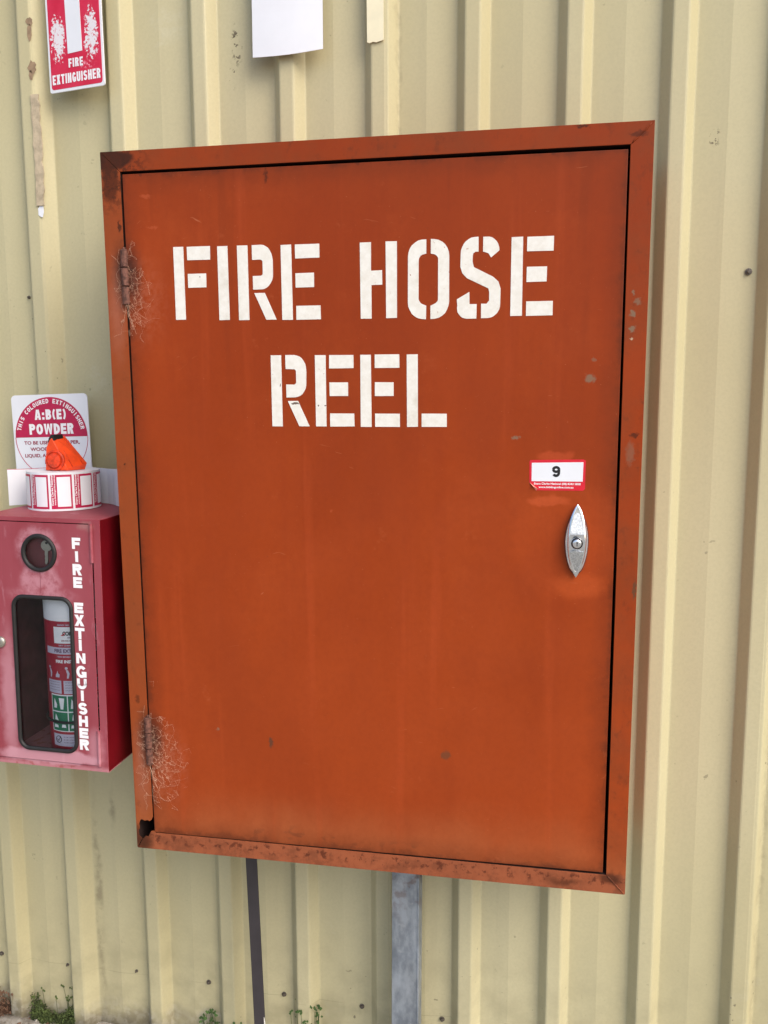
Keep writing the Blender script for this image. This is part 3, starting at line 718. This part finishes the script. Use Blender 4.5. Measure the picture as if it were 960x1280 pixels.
# ------------------------------------------------------------------ posts that carry the cabinet
pst = empty('galvanised_post', (.790, -.10, GZ), 'grey galvanised steel channel post under the middle of the orange cabinet', 'post')
mb = MB(); hw = .0292
mb.prism([(-hw, 0), (hw - .003, 0), (hw - .003, .66), (-hw, .66)], -.002, .001); mb.build('web', MAT['galv'], pst, bevel=.0006)
for s in (-1, 1):
    mb = MB()
    if s > 0: mb.box(hw - .0029, hw + .0006, -.004, .040, 0, .66)
    else: mb.box(-hw - .0012, -hw + .0018, .0012, .040, 0, .66)
    mb.build('flange', MAT['galv'], pst, bevel=.0006)
pst.rotation_euler = (0, math.radians(.35), 0)
bpst = empty('brown_post', (.4595, -.10, GZ), 'thin dark brown steel post under the left of the orange cabinet', 'post', rot=(0, math.radians(-1.4), 0))
mb = MB(); mb.box(-.0130, .0130, -.0015, .0015, 0, .66); mb.build('face_strip', MAT['brown'], bpst, bevel=.0005)
mb = MB(); mb.box(-.0130, -.0100, .0016, .03, 0, .66); mb.build('return_strip', MAT['brown'], bpst, bevel=.0005)
mb = MB(); mb.tube([(.011, -.0022, .10), (.0122, -.0024, .13), (.010, -.0024, .15), (.0125, -.0022, .175), (.0118, -.0022, .19)], [.001, .0016, .0014, .0018, .0006], 6); mb.build('paint_run', MAT['white'], bpst, smooth=True)

# ------------------------------------------------------------------ extinguisher box
TH = .0131
BK_ = .9556      # size of the box
bxe = empty('extinguisher_box', (.2260 - .135 * BK_, -.300, .8003), 'faded pinkish red metal box lettered FIRE EXTINGUISHER beside the orange cabinet', 'extinguisher box', rot=(0, TH, 0))
bxe.scale = (BK_,) * 3
BW, BH, BD = .135, .5345, .278
mb = MB()
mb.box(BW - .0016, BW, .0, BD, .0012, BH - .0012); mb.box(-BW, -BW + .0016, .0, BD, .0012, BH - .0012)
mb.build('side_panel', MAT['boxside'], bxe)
mb = MB(); mb.box(-BW, BW, .0, BD, BH - .0012, BH + .0004); mb.build('top_panel', MAT['boxfront'], bxe, bevel=.0005)
mb = MB(); mb.box(-BW, BW, .0, BD, -.0004, .0012); mb.build('bottom_panel', MAT['boxfront'], bxe)
mb = MB(); mb.box(-BW + .0016, BW - .0016, BD - .002, BD - .0004, .0012, BH - .0012)
mb.box(-BW + .0017, -BW + .0025, .01, BD - .002, .0014, BH - .0014); mb.box(BW - .0025, BW - .0017, .01, BD - .002, .0014, BH - .0014)
mb.build('inner_lining', MAT['boxinner'], bxe)
mb = MB()
mb.box(BW - .0165, BW, -.0014, -.0001, 0, BH); mb.box(-BW, -BW + .0165, -.0014, -.0001, 0, BH)
mb.box(-BW + .0166, BW - .0166, -.0014, -.0001, BH - .0085, BH); mb.box(-BW + .0166, BW - .0166, -.0014, -.0001, 0, .0125)
mb.build('face_frame', MAT['boxfront'], bxe, bevel=.0004)
# door with two real openings
def rrect(x0, x1, z0, z1, r, n=8):
    out = []
    for cx, cz_, a0 in ((x1 - r, z1 - r, 0), (x0 + r, z1 - r, 90), (x0 + r, z0 + r, 180), (x1 - r, z0 + r, 270)):
        for k in range(n + 1):
            a = math.radians(a0 + 90 * k / n); out.append((cx + r * math.cos(a), cz_ + r * math.sin(a)))
    return out
dx0, dx1, dz0, dz1 = -BW + .0185, BW - .0185, .0142, BH - .0100
WIN = rrect(-.0655, .0660, .0395, .3685, .022)
RC, RR = (-.0012, .4620), .0355
CIR = [(RC[0] + RR * math.cos(2 * math.pi * k / 32), RC[1] + RR * math.sin(2 * math.pi * k / 32)) for k in range(32)]
bm = bmesh.new()
def loop(pts):
    vs = [bm.verts.new((x, -.0036, z)) for x, z in pts]
    return [bm.edges.new((vs[i], vs[(i + 1) % len(vs)])) for i in range(len(vs))]
es = loop([(dx0, dz0), (dx1, dz0), (dx1, dz1), (dx0, dz1)]) + loop(WIN) + loop(CIR)
bmesh.ops.triangle_fill(bm, use_beauty=True, use_dissolve=False, edges=es)
bad = [f for f in bm.faces if (lambda c: (-.0655 < c.x < .066 and .0395 < c.z < .3685 and all(-.0656 < v.co.x < .0661 and .0394 < v.co.z < .3686 for v in f.verts)) or all((Vector((v.co.x, v.co.z)) - Vector(RC)).length < RR * 1.001 for v in f.verts))(f.calc_center_median())]
bmesh.ops.delete(bm, geom=bad, context='FACES_ONLY')
for f in bm.faces:
    if f.normal.y > 0: f.normal_flip()
me = bpy.data.meshes.new('door'); bm.to_mesh(me); bm.free(); me.materials.append(MAT['boxfront'])
bdoor = bpy.data.objects.new('door', me); COL.objects.link(bdoor); bdoor.parent = bxe
md = bdoor.modifiers.new('gauge', 'SOLIDIFY'); md.thickness = .0014; md.offset = -1
def band(outer_pts, r, y, name):
    mb = MB(); mb.tube([(x, y, z) for x, z in outer_pts], r, 10, closed=True); return mb.build(name, MAT['rubber'], bxe, smooth=True)
band(rrect(-.0655, .0660, .0395, .3685, .022, 10), .0044, -.0040, 'window_gasket')
band([(RC[0] + .0355 * math.cos(2 * math.pi * k / 40), RC[1] + .0355 * math.sin(2 * math.pi * k / 40)) for k in range(40)], .0046, -.0042, 'key_window_gasket')
mb = MB(); mb.prism(rrect(-.065, .0655, .040, .368, .0215), -.0030, -.0015); mb.build('window_pane', MAT['glass'], bxe)
mb = MB(); mb.prism([(RC[0] + .035 * math.cos(2 * math.pi * k / 32), RC[1] + .035 * math.sin(2 * math.pi * k / 32)) for k in range(32)], -.0030, -.0015); mb.build('key_window_pane', MAT['glass'], bxe)
mb = MB(); mb.box(RC[0] - .045, RC[0] + .045, .0085, .0095, RC[1] - .045, RC[1] + .045); mb.build('key_tray', MAT['boxinner'], bxe)
for z0, z1 in ((.447, .5265), (.014, .0905)):
    mb = MB(); mb.tube([(.1172, -.0045, z0), (.1172, -.0045, z1)], .0036, 10); mb.box(.1125, .1165, -.0052, -.0037, z0, z1); mb.build('hinge', MAT['boxfront'], bxe, smooth=True, auto=.7)
mb = MB(); LX, LZ = -.0995, .2680
cr = lambda r, y: [(LX + r * math.cos(2 * math.pi * k / 20), y, LZ + r * math.sin(2 * math.pi * k / 20)) for k in range(20)]
mb.loft([cr(.0118, -.0036), cr(.0118, -.0075), cr(.0098, -.0100), cr(.004, -.0108)]); mb.build('lock', MAT['steel'], bxe, smooth=True, auto=.8)
mb = MB(); mb.box(LX - .0008, LX + .0008, -.0112, -.0102, LZ - .004, LZ + .004); mb.build('keyhole', MAT['ink'], bxe)
VL = [('F', .497, .4738, .019), ('I', .4692, .4468, .0068), ('R', .4428, .4193, .0205), ('E', .4156, .393, .020), ('E', .3624, .3402, .0205), ('X', .3369, .3131, .0218), ('T', .3094, .2855, .0215), ('I', .2841, .2606, .0068),
      ('N', .2558, .2336, .0209), ('G', .2289, .2027, .0228), ('U', .2013, .1784, .0220), ('I', .1757, .1528, .0068), ('S', .1495, .1235, .0198), ('H', .1211, .0975, .0206), ('E', .0941, .0718, .0205), ('R', .0695, .0461, .0212)]
for ch, t, b, w in VL:
    mb = MB(); block_text(mb, ch, .0832 - w / 2, b, w, t - b, -.0041, .0066); mb.build('letter', MAT['print_white'], bdoor)

# key in its little window
key = empty('key', (.1099, -.2938, 1.2178), 'small nickel key behind the round window of the red box', 'key', rot=(0, math.radians(4), 0)); key.scale = (BK_,) * 3
mb = MB()
bow = [(.0125 * math.cos(2 * math.pi * k / 24), .0385 + .0115 * math.sin(2 * math.pi * k / 24)) for k in range(24)]
mb.prism(bow, -.001, .001); mb.build('bow', MAT['steel'], key, bevel=.0003)
mb = MB(); mb.prism([(-.0036, .0285), (.0036, .0285), (.0036, .004), (.0015, .0), (-.0012, .0), (-.003, .004), (-.0022, .008), (-.0034, .012), (-.0024, .016), (-.0036, .020)], -.00085, .00085); mb.build('blade', MAT['steel'], key)
mb = MB(); mb.prism([(.0032 * math.cos(2 * math.pi * k / 12), .0445 + .0026 * math.sin(2 * math.pi * k / 12)) for k in range(12)], -.0013, -.0011); mb.build('hole', MAT['ink'], key)

# fire extinguisher standing inside the box
EZ, ER = .7690, .0650
ext = empty('fire_extinguisher', (.1249, -.2236, .8036), 'red and white labelled fire extinguisher standing inside the red box', 'fire extinguisher')
ext.scale = (BK_,) * 3
def lathe(prof, n=40):
    mb = MB(); mb.loft([[(r * math.cos(2 * math.pi * k / n), r * math.sin(2 * math.pi * k / n), z) for k in range(n)] for r, z in prof]); return mb
lathe([(.058, 0), (.064, .004), (.065, .012), (.065, .362), (.060, .380), (.045, .396), (.026, .405), (.018, .410)]).build('cylinder', MAT['ext_red'], ext, smooth=True, auto=.9)
lathe([(.0653, .3105), (.0653, .3625), (.0603, .3802), (.0575, .384)]).build('white_band', MAT['print_white'], ext, smooth=True, auto=.9)
lathe([(.018, .408), (.018, .425), (.014, .430), (.014, .442)], 20).build('valve', MAT['steel'], ext, smooth=True, auto=.7)
mb = MB(); mb.box(-.010, .010, -.055, .012, .442, .452); mb.build('lever', MAT['black'], ext, bevel=.002)
Z = lambda z: 1.547 + (z - 1.547) * .9816 - EZ
def cyl(a, z, d=.0004): return ((ER + d) * math.sin(a), -(ER + d) * math.cos(a), z)
def patch(a0, a1, z0, z1, d, name, mat):
    mb = MB(); n = max(3, int(abs(a1 - a0) / .12)); vs = []
    for k in range(n + 1):
        a = a0 + (a1 - a0) * k / n; vs += [cyl(a, z0, d), cyl(a, z1, d)]
    mb.add(vs, [(2 * k, 2 * k + 2, 2 * k + 3, 2 * k + 1) for k in range(n)]); return mb.build(name, mat, ext, smooth=True)
def ctext(txt, ac, z, w, h, d, mat, bold=.03, name='lettering'):
    mb = MB(); add_text(mb, txt, -w / 2, Z(z), w, h, 0, bold, fn=lambda x, zz: cyl(ac + x / ER, zz, d)); return mb.build(name, mat, ext)
AC = .50
patch(-.22, 1.5, Z(1.0225), Z(1.0585), .0006, 'brand_label', MAT['print_white'])
ctext('COMPLIANT', AC - .02, 1.0400, .050, .0090, .0010, MAT['ink'], .05)
ctext('FIRE SAFETY', AC - .05, 1.0340, .026, .0026, .0010, MAT['violet'])
ctext('SERVICE AND MAINTENANCE', AC - .02, 1.0272, .056, .0030, .0010, MAT['crim_ink'])
mb = MB(); mb.add([cyl(AC - .47, Z(1.0395), .0010), cyl(AC - .36, Z(1.0395), .0010), cyl(AC - .30, Z(1.0480), .0010)], [(0, 1, 2)]); mb.build('brand_mark', MAT['red'], ext)
ctext('AS/NZS 1841.5 CERTIFIED PRODUCT', AC, 1.0612, .075, .0032, .0006, MAT['lav'])
ctext('DRY CHEMICAL POWDER TYPE', AC, 1.0165, .072, .0030, .0006, MAT['lav'])
patch(-.6, 1.6, Z(.9985), Z(1.0135), .0006, 'name_band', MAT['lav'])
ctext('FIRE EXTINGUISHER', AC - .05, 1.0020, .088, .0080, .0010, MAT['violet'], .04)
ctext('READ BEFORE USING THIS EXTINGUISHER', AC, .9915, .080, .0032, .0006, MAT['lav'])
ctext('FIRE INSTRUCTIONS', AC - .05, .9790, .084, .0070, .0006, MAT['print_white'], .045)
for k in range(3):
    a0 = -.62 + k * .66
    patch(a0, a0 + .58, Z(.9110), Z(.9400), .0006, 'instruction_label', MAT['lav'])
    mb = MB()
    for j in range(4): add_text(mb, 'pull pin and aim here', 0, Z(.9345 - j * .0058), .030, .0030, 0, .01, fn=lambda x, zz: cyl(a0 + .06 + x / ER, zz, .0010))
    mb.build('small_print', MAT['violet'], ext)
    mb = MB()     # little figure: head, body, flame
    mb.add([cyl(a0 + .12 + .05 * math.cos(t * .7854), Z(.9680) + .0032 * math.sin(t * .7854), .0008) for t in range(8)], [tuple(range(8))])
    mb.add([cyl(a0 + .10, Z(.9640)), cyl(a0 + .17, Z(.9640)), cyl(a0 + .22, Z(.9560)), cyl(a0 + .18, Z(.9455)), cyl(a0 + .12, Z(.9455)), cyl(a0 + .14, Z(.955))], [tuple(range(6))])
    mb.add([cyl(a0 + .38, Z(.9470)), cyl(a0 + .52, Z(.9470)), cyl(a0 + .54, Z(.953)), cyl(a0 + .48, Z(.956)), cyl(a0 + .46, Z(.962)), cyl(a0 + .42, Z(.955)), cyl(a0 + .38, Z(.952))], [tuple(range(7))])
    mb.build('pictogram', MAT['lav'], ext)
patch(-.50, 1.9, Z(.8255), Z(.9085), .0006, 'panel_border', MAT['print_white'])
for k in range(3):
    a0 = -.46 + k * .62
    for z0, z1 in ((.8715, .9060), (.8275, .8690)):
        patch(a0, a0 + .585, Z(z0), Z(z1), .0010, 'green_panel', MAT['green'])
    mb = MB(); d = .0014
    mb.add([cyl(a0 + .30, Z(.901), d), cyl(a0 + .50, Z(.901), d), cyl(a0 + .45, Z(.876), d), cyl(a0 + .35, Z(.876), d)], [(0, 1, 2, 3)])
    mb.add([cyl(a0 + .08, Z(.878), d), cyl(a0 + .20, Z(.878), d), cyl(a0 + .22, Z(.886), d), cyl(a0 + .16, Z(.894), d), cyl(a0 + .12, Z(.900), d), cyl(a0 + .10, Z(.890), d)], [tuple(range(6))])
    mb.add([cyl(a0 + .10, Z(.852), d), cyl(a0 + .25, Z(.850), d), cyl(a0 + .20, Z(.858), d), cyl(a0 + .14, Z(.865), d)], [(0, 1, 2, 3)])
    mb.add([cyl(a0 + .36, Z(.835), d), cyl(a0 + .52, Z(.835), d), cyl(a0 + .50, Z(.842), d), cyl(a0 + .38, Z(.842), d)], [(0, 1, 2, 3)])
    mb.add([cyl(a0 + .06, Z(.834), d), cyl(a0 + .24, Z(.834), d), cyl(a0 + .22, Z(.840), d), cyl(a0 + .08, Z(.841), d)], [(0, 1, 2, 3)])
    mb.build('pictogram', MAT['print_white'], ext)
patch(-.48, 1.9, Z(.7925), Z(.8195), .0006, 'standards_label', MAT['lav'])
mb = MB(); pts = [cyl(-.25 + .11 * math.cos(t * math.pi / 8), Z(.8075) + .0072 * math.sin(t * math.pi / 8), .0012) for t in range(16)]; mb.tube(pts, .0007, 5, closed=True)
mb.tube([cyl(-.31, Z(.808), .0012), cyl(-.26, Z(.804), .0012), cyl(-.17, Z(.814), .0012)], .0007, 5); mb.build('standards_mark', MAT['ink'], ext)
mb = MB()
for j in range(3): add_text(mb, 'AS 1841 LICENCE', 0, Z(.8120 - j * .006), .026, .0028, 0, .01, fn=lambda x, zz: cyl(-.06 + x / ER, zz, .0010))
mb.build('small_print', MAT['violet'], ext)
patch(.42, .9, Z(.796), Z(.813), .0010, 'red_square', MAT['ext_red'])
mb = MB(); mb.tube([cyl(a * .1 - 1.5, Z(.8475), .0035) for a in range(31)], .0030, 6); mb.build('strap', MAT['black'], ext, smooth=True)

# ------------------------------------------------------------------ things on top of the box
TOPZ = 1.3110
psg = empty('powder_sign', (-.0077, -.0600, TOPZ + .0005), 'white sign with crimson disc reading A:B(E) POWDER standing on the red box', 'sign', rot=(math.radians(-.6), math.radians(-1.5), math.radians(.3)))
SW, SH = .0928, .2378
mb = MB(); mb.prism(rrect(-SW, SW, 0, SH, .010), -.0012, .0012); mb.build('panel', MAT['sheet_white'], psg, bevel=.0004)
CX, CZ, CR = .0, .1440, .0880
mb = MB(); seg = [(CX + CR * math.cos(math.radians(a)), CZ + CR * math.sin(math.radians(a))) for a in range(0, 181, 5)]; mb.prism(seg, -.0017, -.0012); mb.build('crimson_half_disc', MAT['crimson'], psg)
mb = MB(); mb.tube([(CX + CR * math.cos(math.radians(a)), -.0014, CZ + CR * math.sin(math.radians(a))) for a in range(180, 361, 6)], .0007, 5); mb.build('rim_line', MAT['crimson'], psg)
mb = MB(); AR = .0745; txt = 'THIS COLOURED EXTINGUISHER'
for k, ch in enumerate(txt):
    if ch == ' ': continue
    a = math.radians(166 - k * (152 / (len(txt) - 1))); w = .0022 if ch == 'I' else .0066
    block_text(mb, ch, -w / 2, 0, w, .0098, -.0020, .0020, fn=lambda x, z, y: (CX + (AR + z) * math.cos(a) + x * math.sin(a), y, CZ + (AR + z) * math.sin(a) - x * math.cos(a)))
block_text(mb, 'A:B(E)', CX - .037, CZ + .0385, .0760, .0225, -.0020, .0056); block_text(mb, 'POWDER', CX - .0525, CZ + .0060, .1080, .0235, -.0020, .0060, .0022)
mb.build('white_lettering', MAT['print_white'], psg)
mb = MB()
for i, (s, w) in enumerate((('TO BE USED FOR PAPER,', .136), ('WOOD, TEXTILES,', .108), ('LIQUID, AND ELECTRICAL', .136), ('FIRES', .04))):
    add_text(mb, s, CX - (.068 if i in (0, 2) else w / 2), CZ - .0175 - i * .0143, w, .0092, -.0016, .03)
mb.build('crimson_lettering', MAT['crim_ink'], psg)

RX, RY, RRD, RHT = .0665, -.1470, .0735, .0790
roll = empty('label_roll', (RX, RY, TOPZ + .001), 'round roll of white labels with red borders on top of the red box', 'label roll')
mb = MB(); n = 64; prof = [(.030, 0), (RRD, 0), (RRD, RHT), (.030, RHT), (.030, 0)]
mb.loft([[(r * math.cos(2 * math.pi * k / n), r * math.sin(2 * math.pi * k / n), z) for k in range(n)] for r, z in prof], cap=False); mb.build('paper_roll', MAT['sheet_white'], roll, smooth=True, auto=.7)
def rc(a, z, d): return ((RRD + d) * math.sin(a), -(RRD + d) * math.cos(a), z)
def rpatch(mb, a0, a1, z0, z1, d):
    n = 8; vs = []
    for k in range(n + 1):
        a = a0 + (a1 - a0) * k / n; vs += [rc(a, z0, d), rc(a, z1, d)]
    mb.add(vs, [(2 * k, 2 * k + 2, 2 * k + 3, 2 * k + 1) for k in range(n)])
for k in range(10):
    a0 = .20 + k * .628
    mb = MB(); rpatch(mb, a0, a0 + .565, .0045, RHT - .0045, .0004); lb = mb.build('label', MAT['crimson'], roll, smooth=True)
    mb = MB(); rpatch(mb, a0 + .17, a0 + .52, .009, RHT - .009, .0008); mb.build('label_panel', MAT['sheet_white'], lb, smooth=True)
    mb = MB()
    for q in range(2):
        vs, fs = text2d('Evans Clarke National' if q == 0 else 'www.biddingonline.com.au', .062, .0042, .02)
        mb.add([rc(a0 + .065 + q * .075 - z / RRD, .012 + x, .0008) for x, z in vs], fs)
    mb.build('lettering', MAT['print_white'], lb)

mb = MB(); path = [(-.064, -.150), (-.046, -.130), (-.024, -.106), (.002, -.084), (.030, -.069), (.050, -.0640), (.076, -.0640), (.104, -.0690), (.132, -.082), (.152, -.097), (.166, -.112), (.179, -.123)]
rings = []
for k, (x, y) in enumerate(path):
    a = Vector(path[max(0, k - 1)]); b = Vector(path[min(len(path) - 1, k + 1)]); t = (b - a).normalized(); nrm = Vector((t.y, -t.x)) * .0006
    z0 = .0; z1 = .078 - .0015 * math.sin(k)
    rings.append([(x + nrm.x, y + nrm.y, z0), (x + nrm.x, y + nrm.y, z1), (x - nrm.x, y - nrm.y, z1), (x - nrm.x, y - nrm.y, z0)])
mb.loft(rings)
strip = empty('paper_strip', (0, 0, TOPZ + .001), 'loose white strip of label backing curling behind the label roll', 'paper strip')
mb.build('backing', MAT['sheet_white'], strip)
mb = MB(); mb.tube([(x, y - .0002, .0782 - .0015 * math.sin(k)) for k, (x, y) in enumerate(path[:5])], .0007, 5); mb.build('red_edge', MAT['crimson'], strip)

tl = empty('orange_tool', (.075, -.155, TOPZ + RHT + .0015), 'orange wedge shaped plastic tool with round boss and black tip on the label roll', 'tool')
FR = [(-.031, 0), (-.027, .048), (-.018, .066), (-.012, .0710), (.0205, .006), (.018, 0)]
BK = [(-.029, 0), (-.025, .050), (-.016, .066), (-.008, .0710), (.0413, .0135), (.036, 0)]
shr = lambda P, k: [((x - sum(p[0] for p in P) / 6) * k + sum(p[0] for p in P) / 6, max(0, (z - .025) * k + .025)) for x, z in P]
mb = MB(); mb.loft([[(x, y, z) for x, z in P] for P, y in ((shr(FR, .92), -.0225), (FR, -.020), (BK, .019), (shr(BK, .92), .0215))]); mb.build('body', MAT['orange'], tl, bevel=.0012)
for f0 in (.22, .78):
    mb = MB(); mix = lambda p, q: Vector((p[0] + (q[0] - p[0]) * f0, -.020 + .039 * f0, p[1] + (q[1] - p[1]) * f0)); nrm = Vector((.0006, -.0002, .0004))
    mb.tube([mix(FR[3], BK[3]) + nrm, mix(FR[4], BK[4]) + nrm], .0012, 6); mb.build('ridge', MAT['orange2'], tl, smooth=True)
mb = MB(); bc = (-.0065, .0215)
cr = lambda r, y: [(bc[0] + r * math.cos(2 * math.pi * k / 28), y, bc[1] + r * math.sin(2 * math.pi * k / 28)) for k in range(28)]
mb.loft([cr(.0215, -.0200), cr(.0215, -.0250), cr(.0200, -.0262), cr(.0178, -.0262), cr(.0172, -.0240), cr(.0160, -.0240), cr(.0145, -.0290), cr(.0080, -.0310)]); mb.build('round_boss', MAT['orange2'], tl, smooth=True, auto=.6)
mb = MB(); mb.loft([[(x + dx, dy, z) for x, z in ((-.0225, .058), (-.0195, .0675), (-.0140, .0745), (-.0085, .0745), (-.0060, .063))] for dx, dy in ((.0, -.0218), (.002, .010))]); mb.build('tip', MAT['black'], tl, bevel=.001)

# ------------------------------------------------------------------ things fixed high on the wall
sg = empty('extinguisher_sign', (.0168, -.0345, 2.1830), 'worn red sign reading FIRE EXTINGUISHER high on the cream wall', 'sign', rot=(0, math.radians(-.4), math.radians(-9)))
gw, gh = .1405, .300
mb = MB(); mb.prism(rrect(0, gw, 0, gh, .005), -.0014, .0016); mb.build('panel', MAT['sheet_white'], sg, bevel=.0004)
mb = MB(); mb.prism(rrect(.0050, gw - .0050, .0060, gh - .006, .006), -.0018, -.0014); mb.build('red_field', MAT['wornsign'], sg)
mb = MB(); mb.prism([(.0515, .073), (.0885, .0745), (.0865, gh - .02), (.0485, gh - .02)], -.0024, -.0018); mb.build('blank_strip', MAT['sheet_white'], sg, bevel=.0002)
mb = MB(); block_text(mb, 'FIRE', .0520, .0455, .0370, .0175, -.0022, .0040); block_text(mb, 'EXTINGUISHER', .0085, .0155, .1230, .0195, -.0022, .0040, .0020); mb.build('lettering', MAT['print_white'], sg)

nb = MB(); n = 10; vs = []
for k in range(n + 1):
    f = k / n; x = -.0732 + f * .1464
    for z in (0, .03, .08, .16, .30):
        zz = z + (.0055 * f - .0045 * math.sin(f * math.pi) * .8 if z == 0 else 0); y = -.003 * math.sin(f * math.pi) - (.0015 * (1 - z / .08) if z < .08 else 0)
        vs.append((x, y, zz))
nb.add(vs, [(k * 5 + j, (k + 1) * 5 + j, (k + 1) * 5 + j + 1, k * 5 + j + 1) for k in range(n) for j in range(4)])
pp = nb.build('white_notice', MAT['sheet_white'], None); pp.location = (.5450, -.0380, 2.2200)
pm = pp.modifiers.new('thick', 'SOLIDIFY'); pm.thickness = .0012
tag(pp, 'blank white sheet on the wall above the orange cabinet', 'notice')
mb = MB(); mb.prism([(-.0168, .0012), (-.012, -.0012), (-.005, .0008), (.002, -.0006), (.0165, .003), (.0170, .25), (-.0176, .25)], -.0016, .0)
cs = mb.build('cream_strip', MAT['cream'], None, bevel=.0004); cs.location = (.7228, -RH - .0042, 2.2325)
tag(cs, 'narrow cream plastic strip on a wall rib right of the blank white sheet', 'strip')

# ------------------------------------------------------------------ weeds and litter along the foot of the wall
def tuft(name, x, wid, hgt, n, label, mat, y=-.012, moss=False):
    mb = MB()
    for k in range(n):
        f = random.uniform(-1, 1); px = f * wid
        if moss: top = hgt * (.30 + .70 * abs(f) ** 1.3) * random.uniform(.1, 1) ** 1.3; py = random.uniform(-.008, .012)
        else: top = hgt * (1 - abs(f) ** 2 * .55) * random.uniform(.25, 1); py = random.uniform(-.012, .010)
        for j in range(3):
            z = random.uniform(0, top) if not moss else top * random.random() ** .45; s = random.uniform(.0010, .0024) if moss else random.uniform(.0018, .0042) * (1.2 - .5 * z / hgt)
            a = random.uniform(0, 6.28); tilt = random.uniform(.1, .9)
            u = Vector((math.cos(a), math.sin(a) * .6, tilt)).normalized() * s * 1.6; v = Vector((-math.sin(a), math.cos(a), random.uniform(-.4, .4))).normalized() * s
            c = Vector((px + random.gauss(0, .003), py, z))
            mb.add([c - u, c + v, c + u, c - v], [(0, 1, 2, 3)])
        if random.random() < (.006 if moss else .12):
            h = hgt * random.uniform(.7, 1.35); b = Vector((px + random.gauss(0, .006), py - .004, h))
            mb.tube([(px, py, 0), ((px + b.x) / 2, py, h * .55), b], .0006, 3)
            for q in range(3):
                c = b + Vector((random.gauss(0, .003), 0, random.gauss(0, .003))); s = .0032
                mb.add([c + Vector((-s, 0, 0)), c + Vector((0, -s * .3, -s)), c + Vector((s, 0, 0)), c + Vector((0, s * .2, s))], [(0, 1, 2, 3)])
    o = mb.build(name, mat, None); o.location = (x, y, GZ + .018); return tag(o, label, 'weeds', 'weeds along the foot of the wall')
tuft('weed_clump', -.115, .066, .085, 1500, 'widest mossy green weed clump at the lower left foot of the wall', MAT['moss'], -.018, True)
tuft('weed_clump', -.118, .060, .040, 1400, 'low dark moss mat under the widest weed clump at the lower left', MAT['moss'], -.022, True)
tuft('weed_clump', -.262, .028, .060, 120, 'dry brownish weed clump in the lower left corner', MAT['litter'], -.02)
tuft('weed_clump', .300, .020, .075, 110, 'small green weed just left of the thin brown post', MAT['leaf'])
tuft('weed_clump', .372, .012, .075, 60, 'tiny green sprig touching the left side of the thin brown post', MAT['leaf'], -.03)
tuft('weed_clump', .545, .036, .120, 190, 'green weed between the brown post and the galvanised post', MAT['leaf'], -.02)
rb = MB()
for i in range(70):
    s = random.uniform(.003, .009); a = random.uniform(0, 6.28)
    u = Vector((math.cos(a), math.sin(a), random.uniform(-.3, .3))) * s; v = Vector((-math.sin(a), math.cos(a), random.uniform(-.3, .3))) * s * .6
    c = Vector((random.uniform(-.32, .36), random.uniform(-.07, -.012), GZ + .030)); top = Vector((0, 0, s * .5))
    rb.add([c - u, c - v, c + u, c + v, c + top], [(0, 1, 4), (1, 2, 4), (2, 3, 4), (3, 0, 4), (3, 2, 1, 0)], random.choice((0, 0, 1)))
tag(rb.build('rubble', [MAT['footing'], MAT['litter']]), 'broken concrete crumbs along the foot of the wall', 'rubble', kind='stuff')
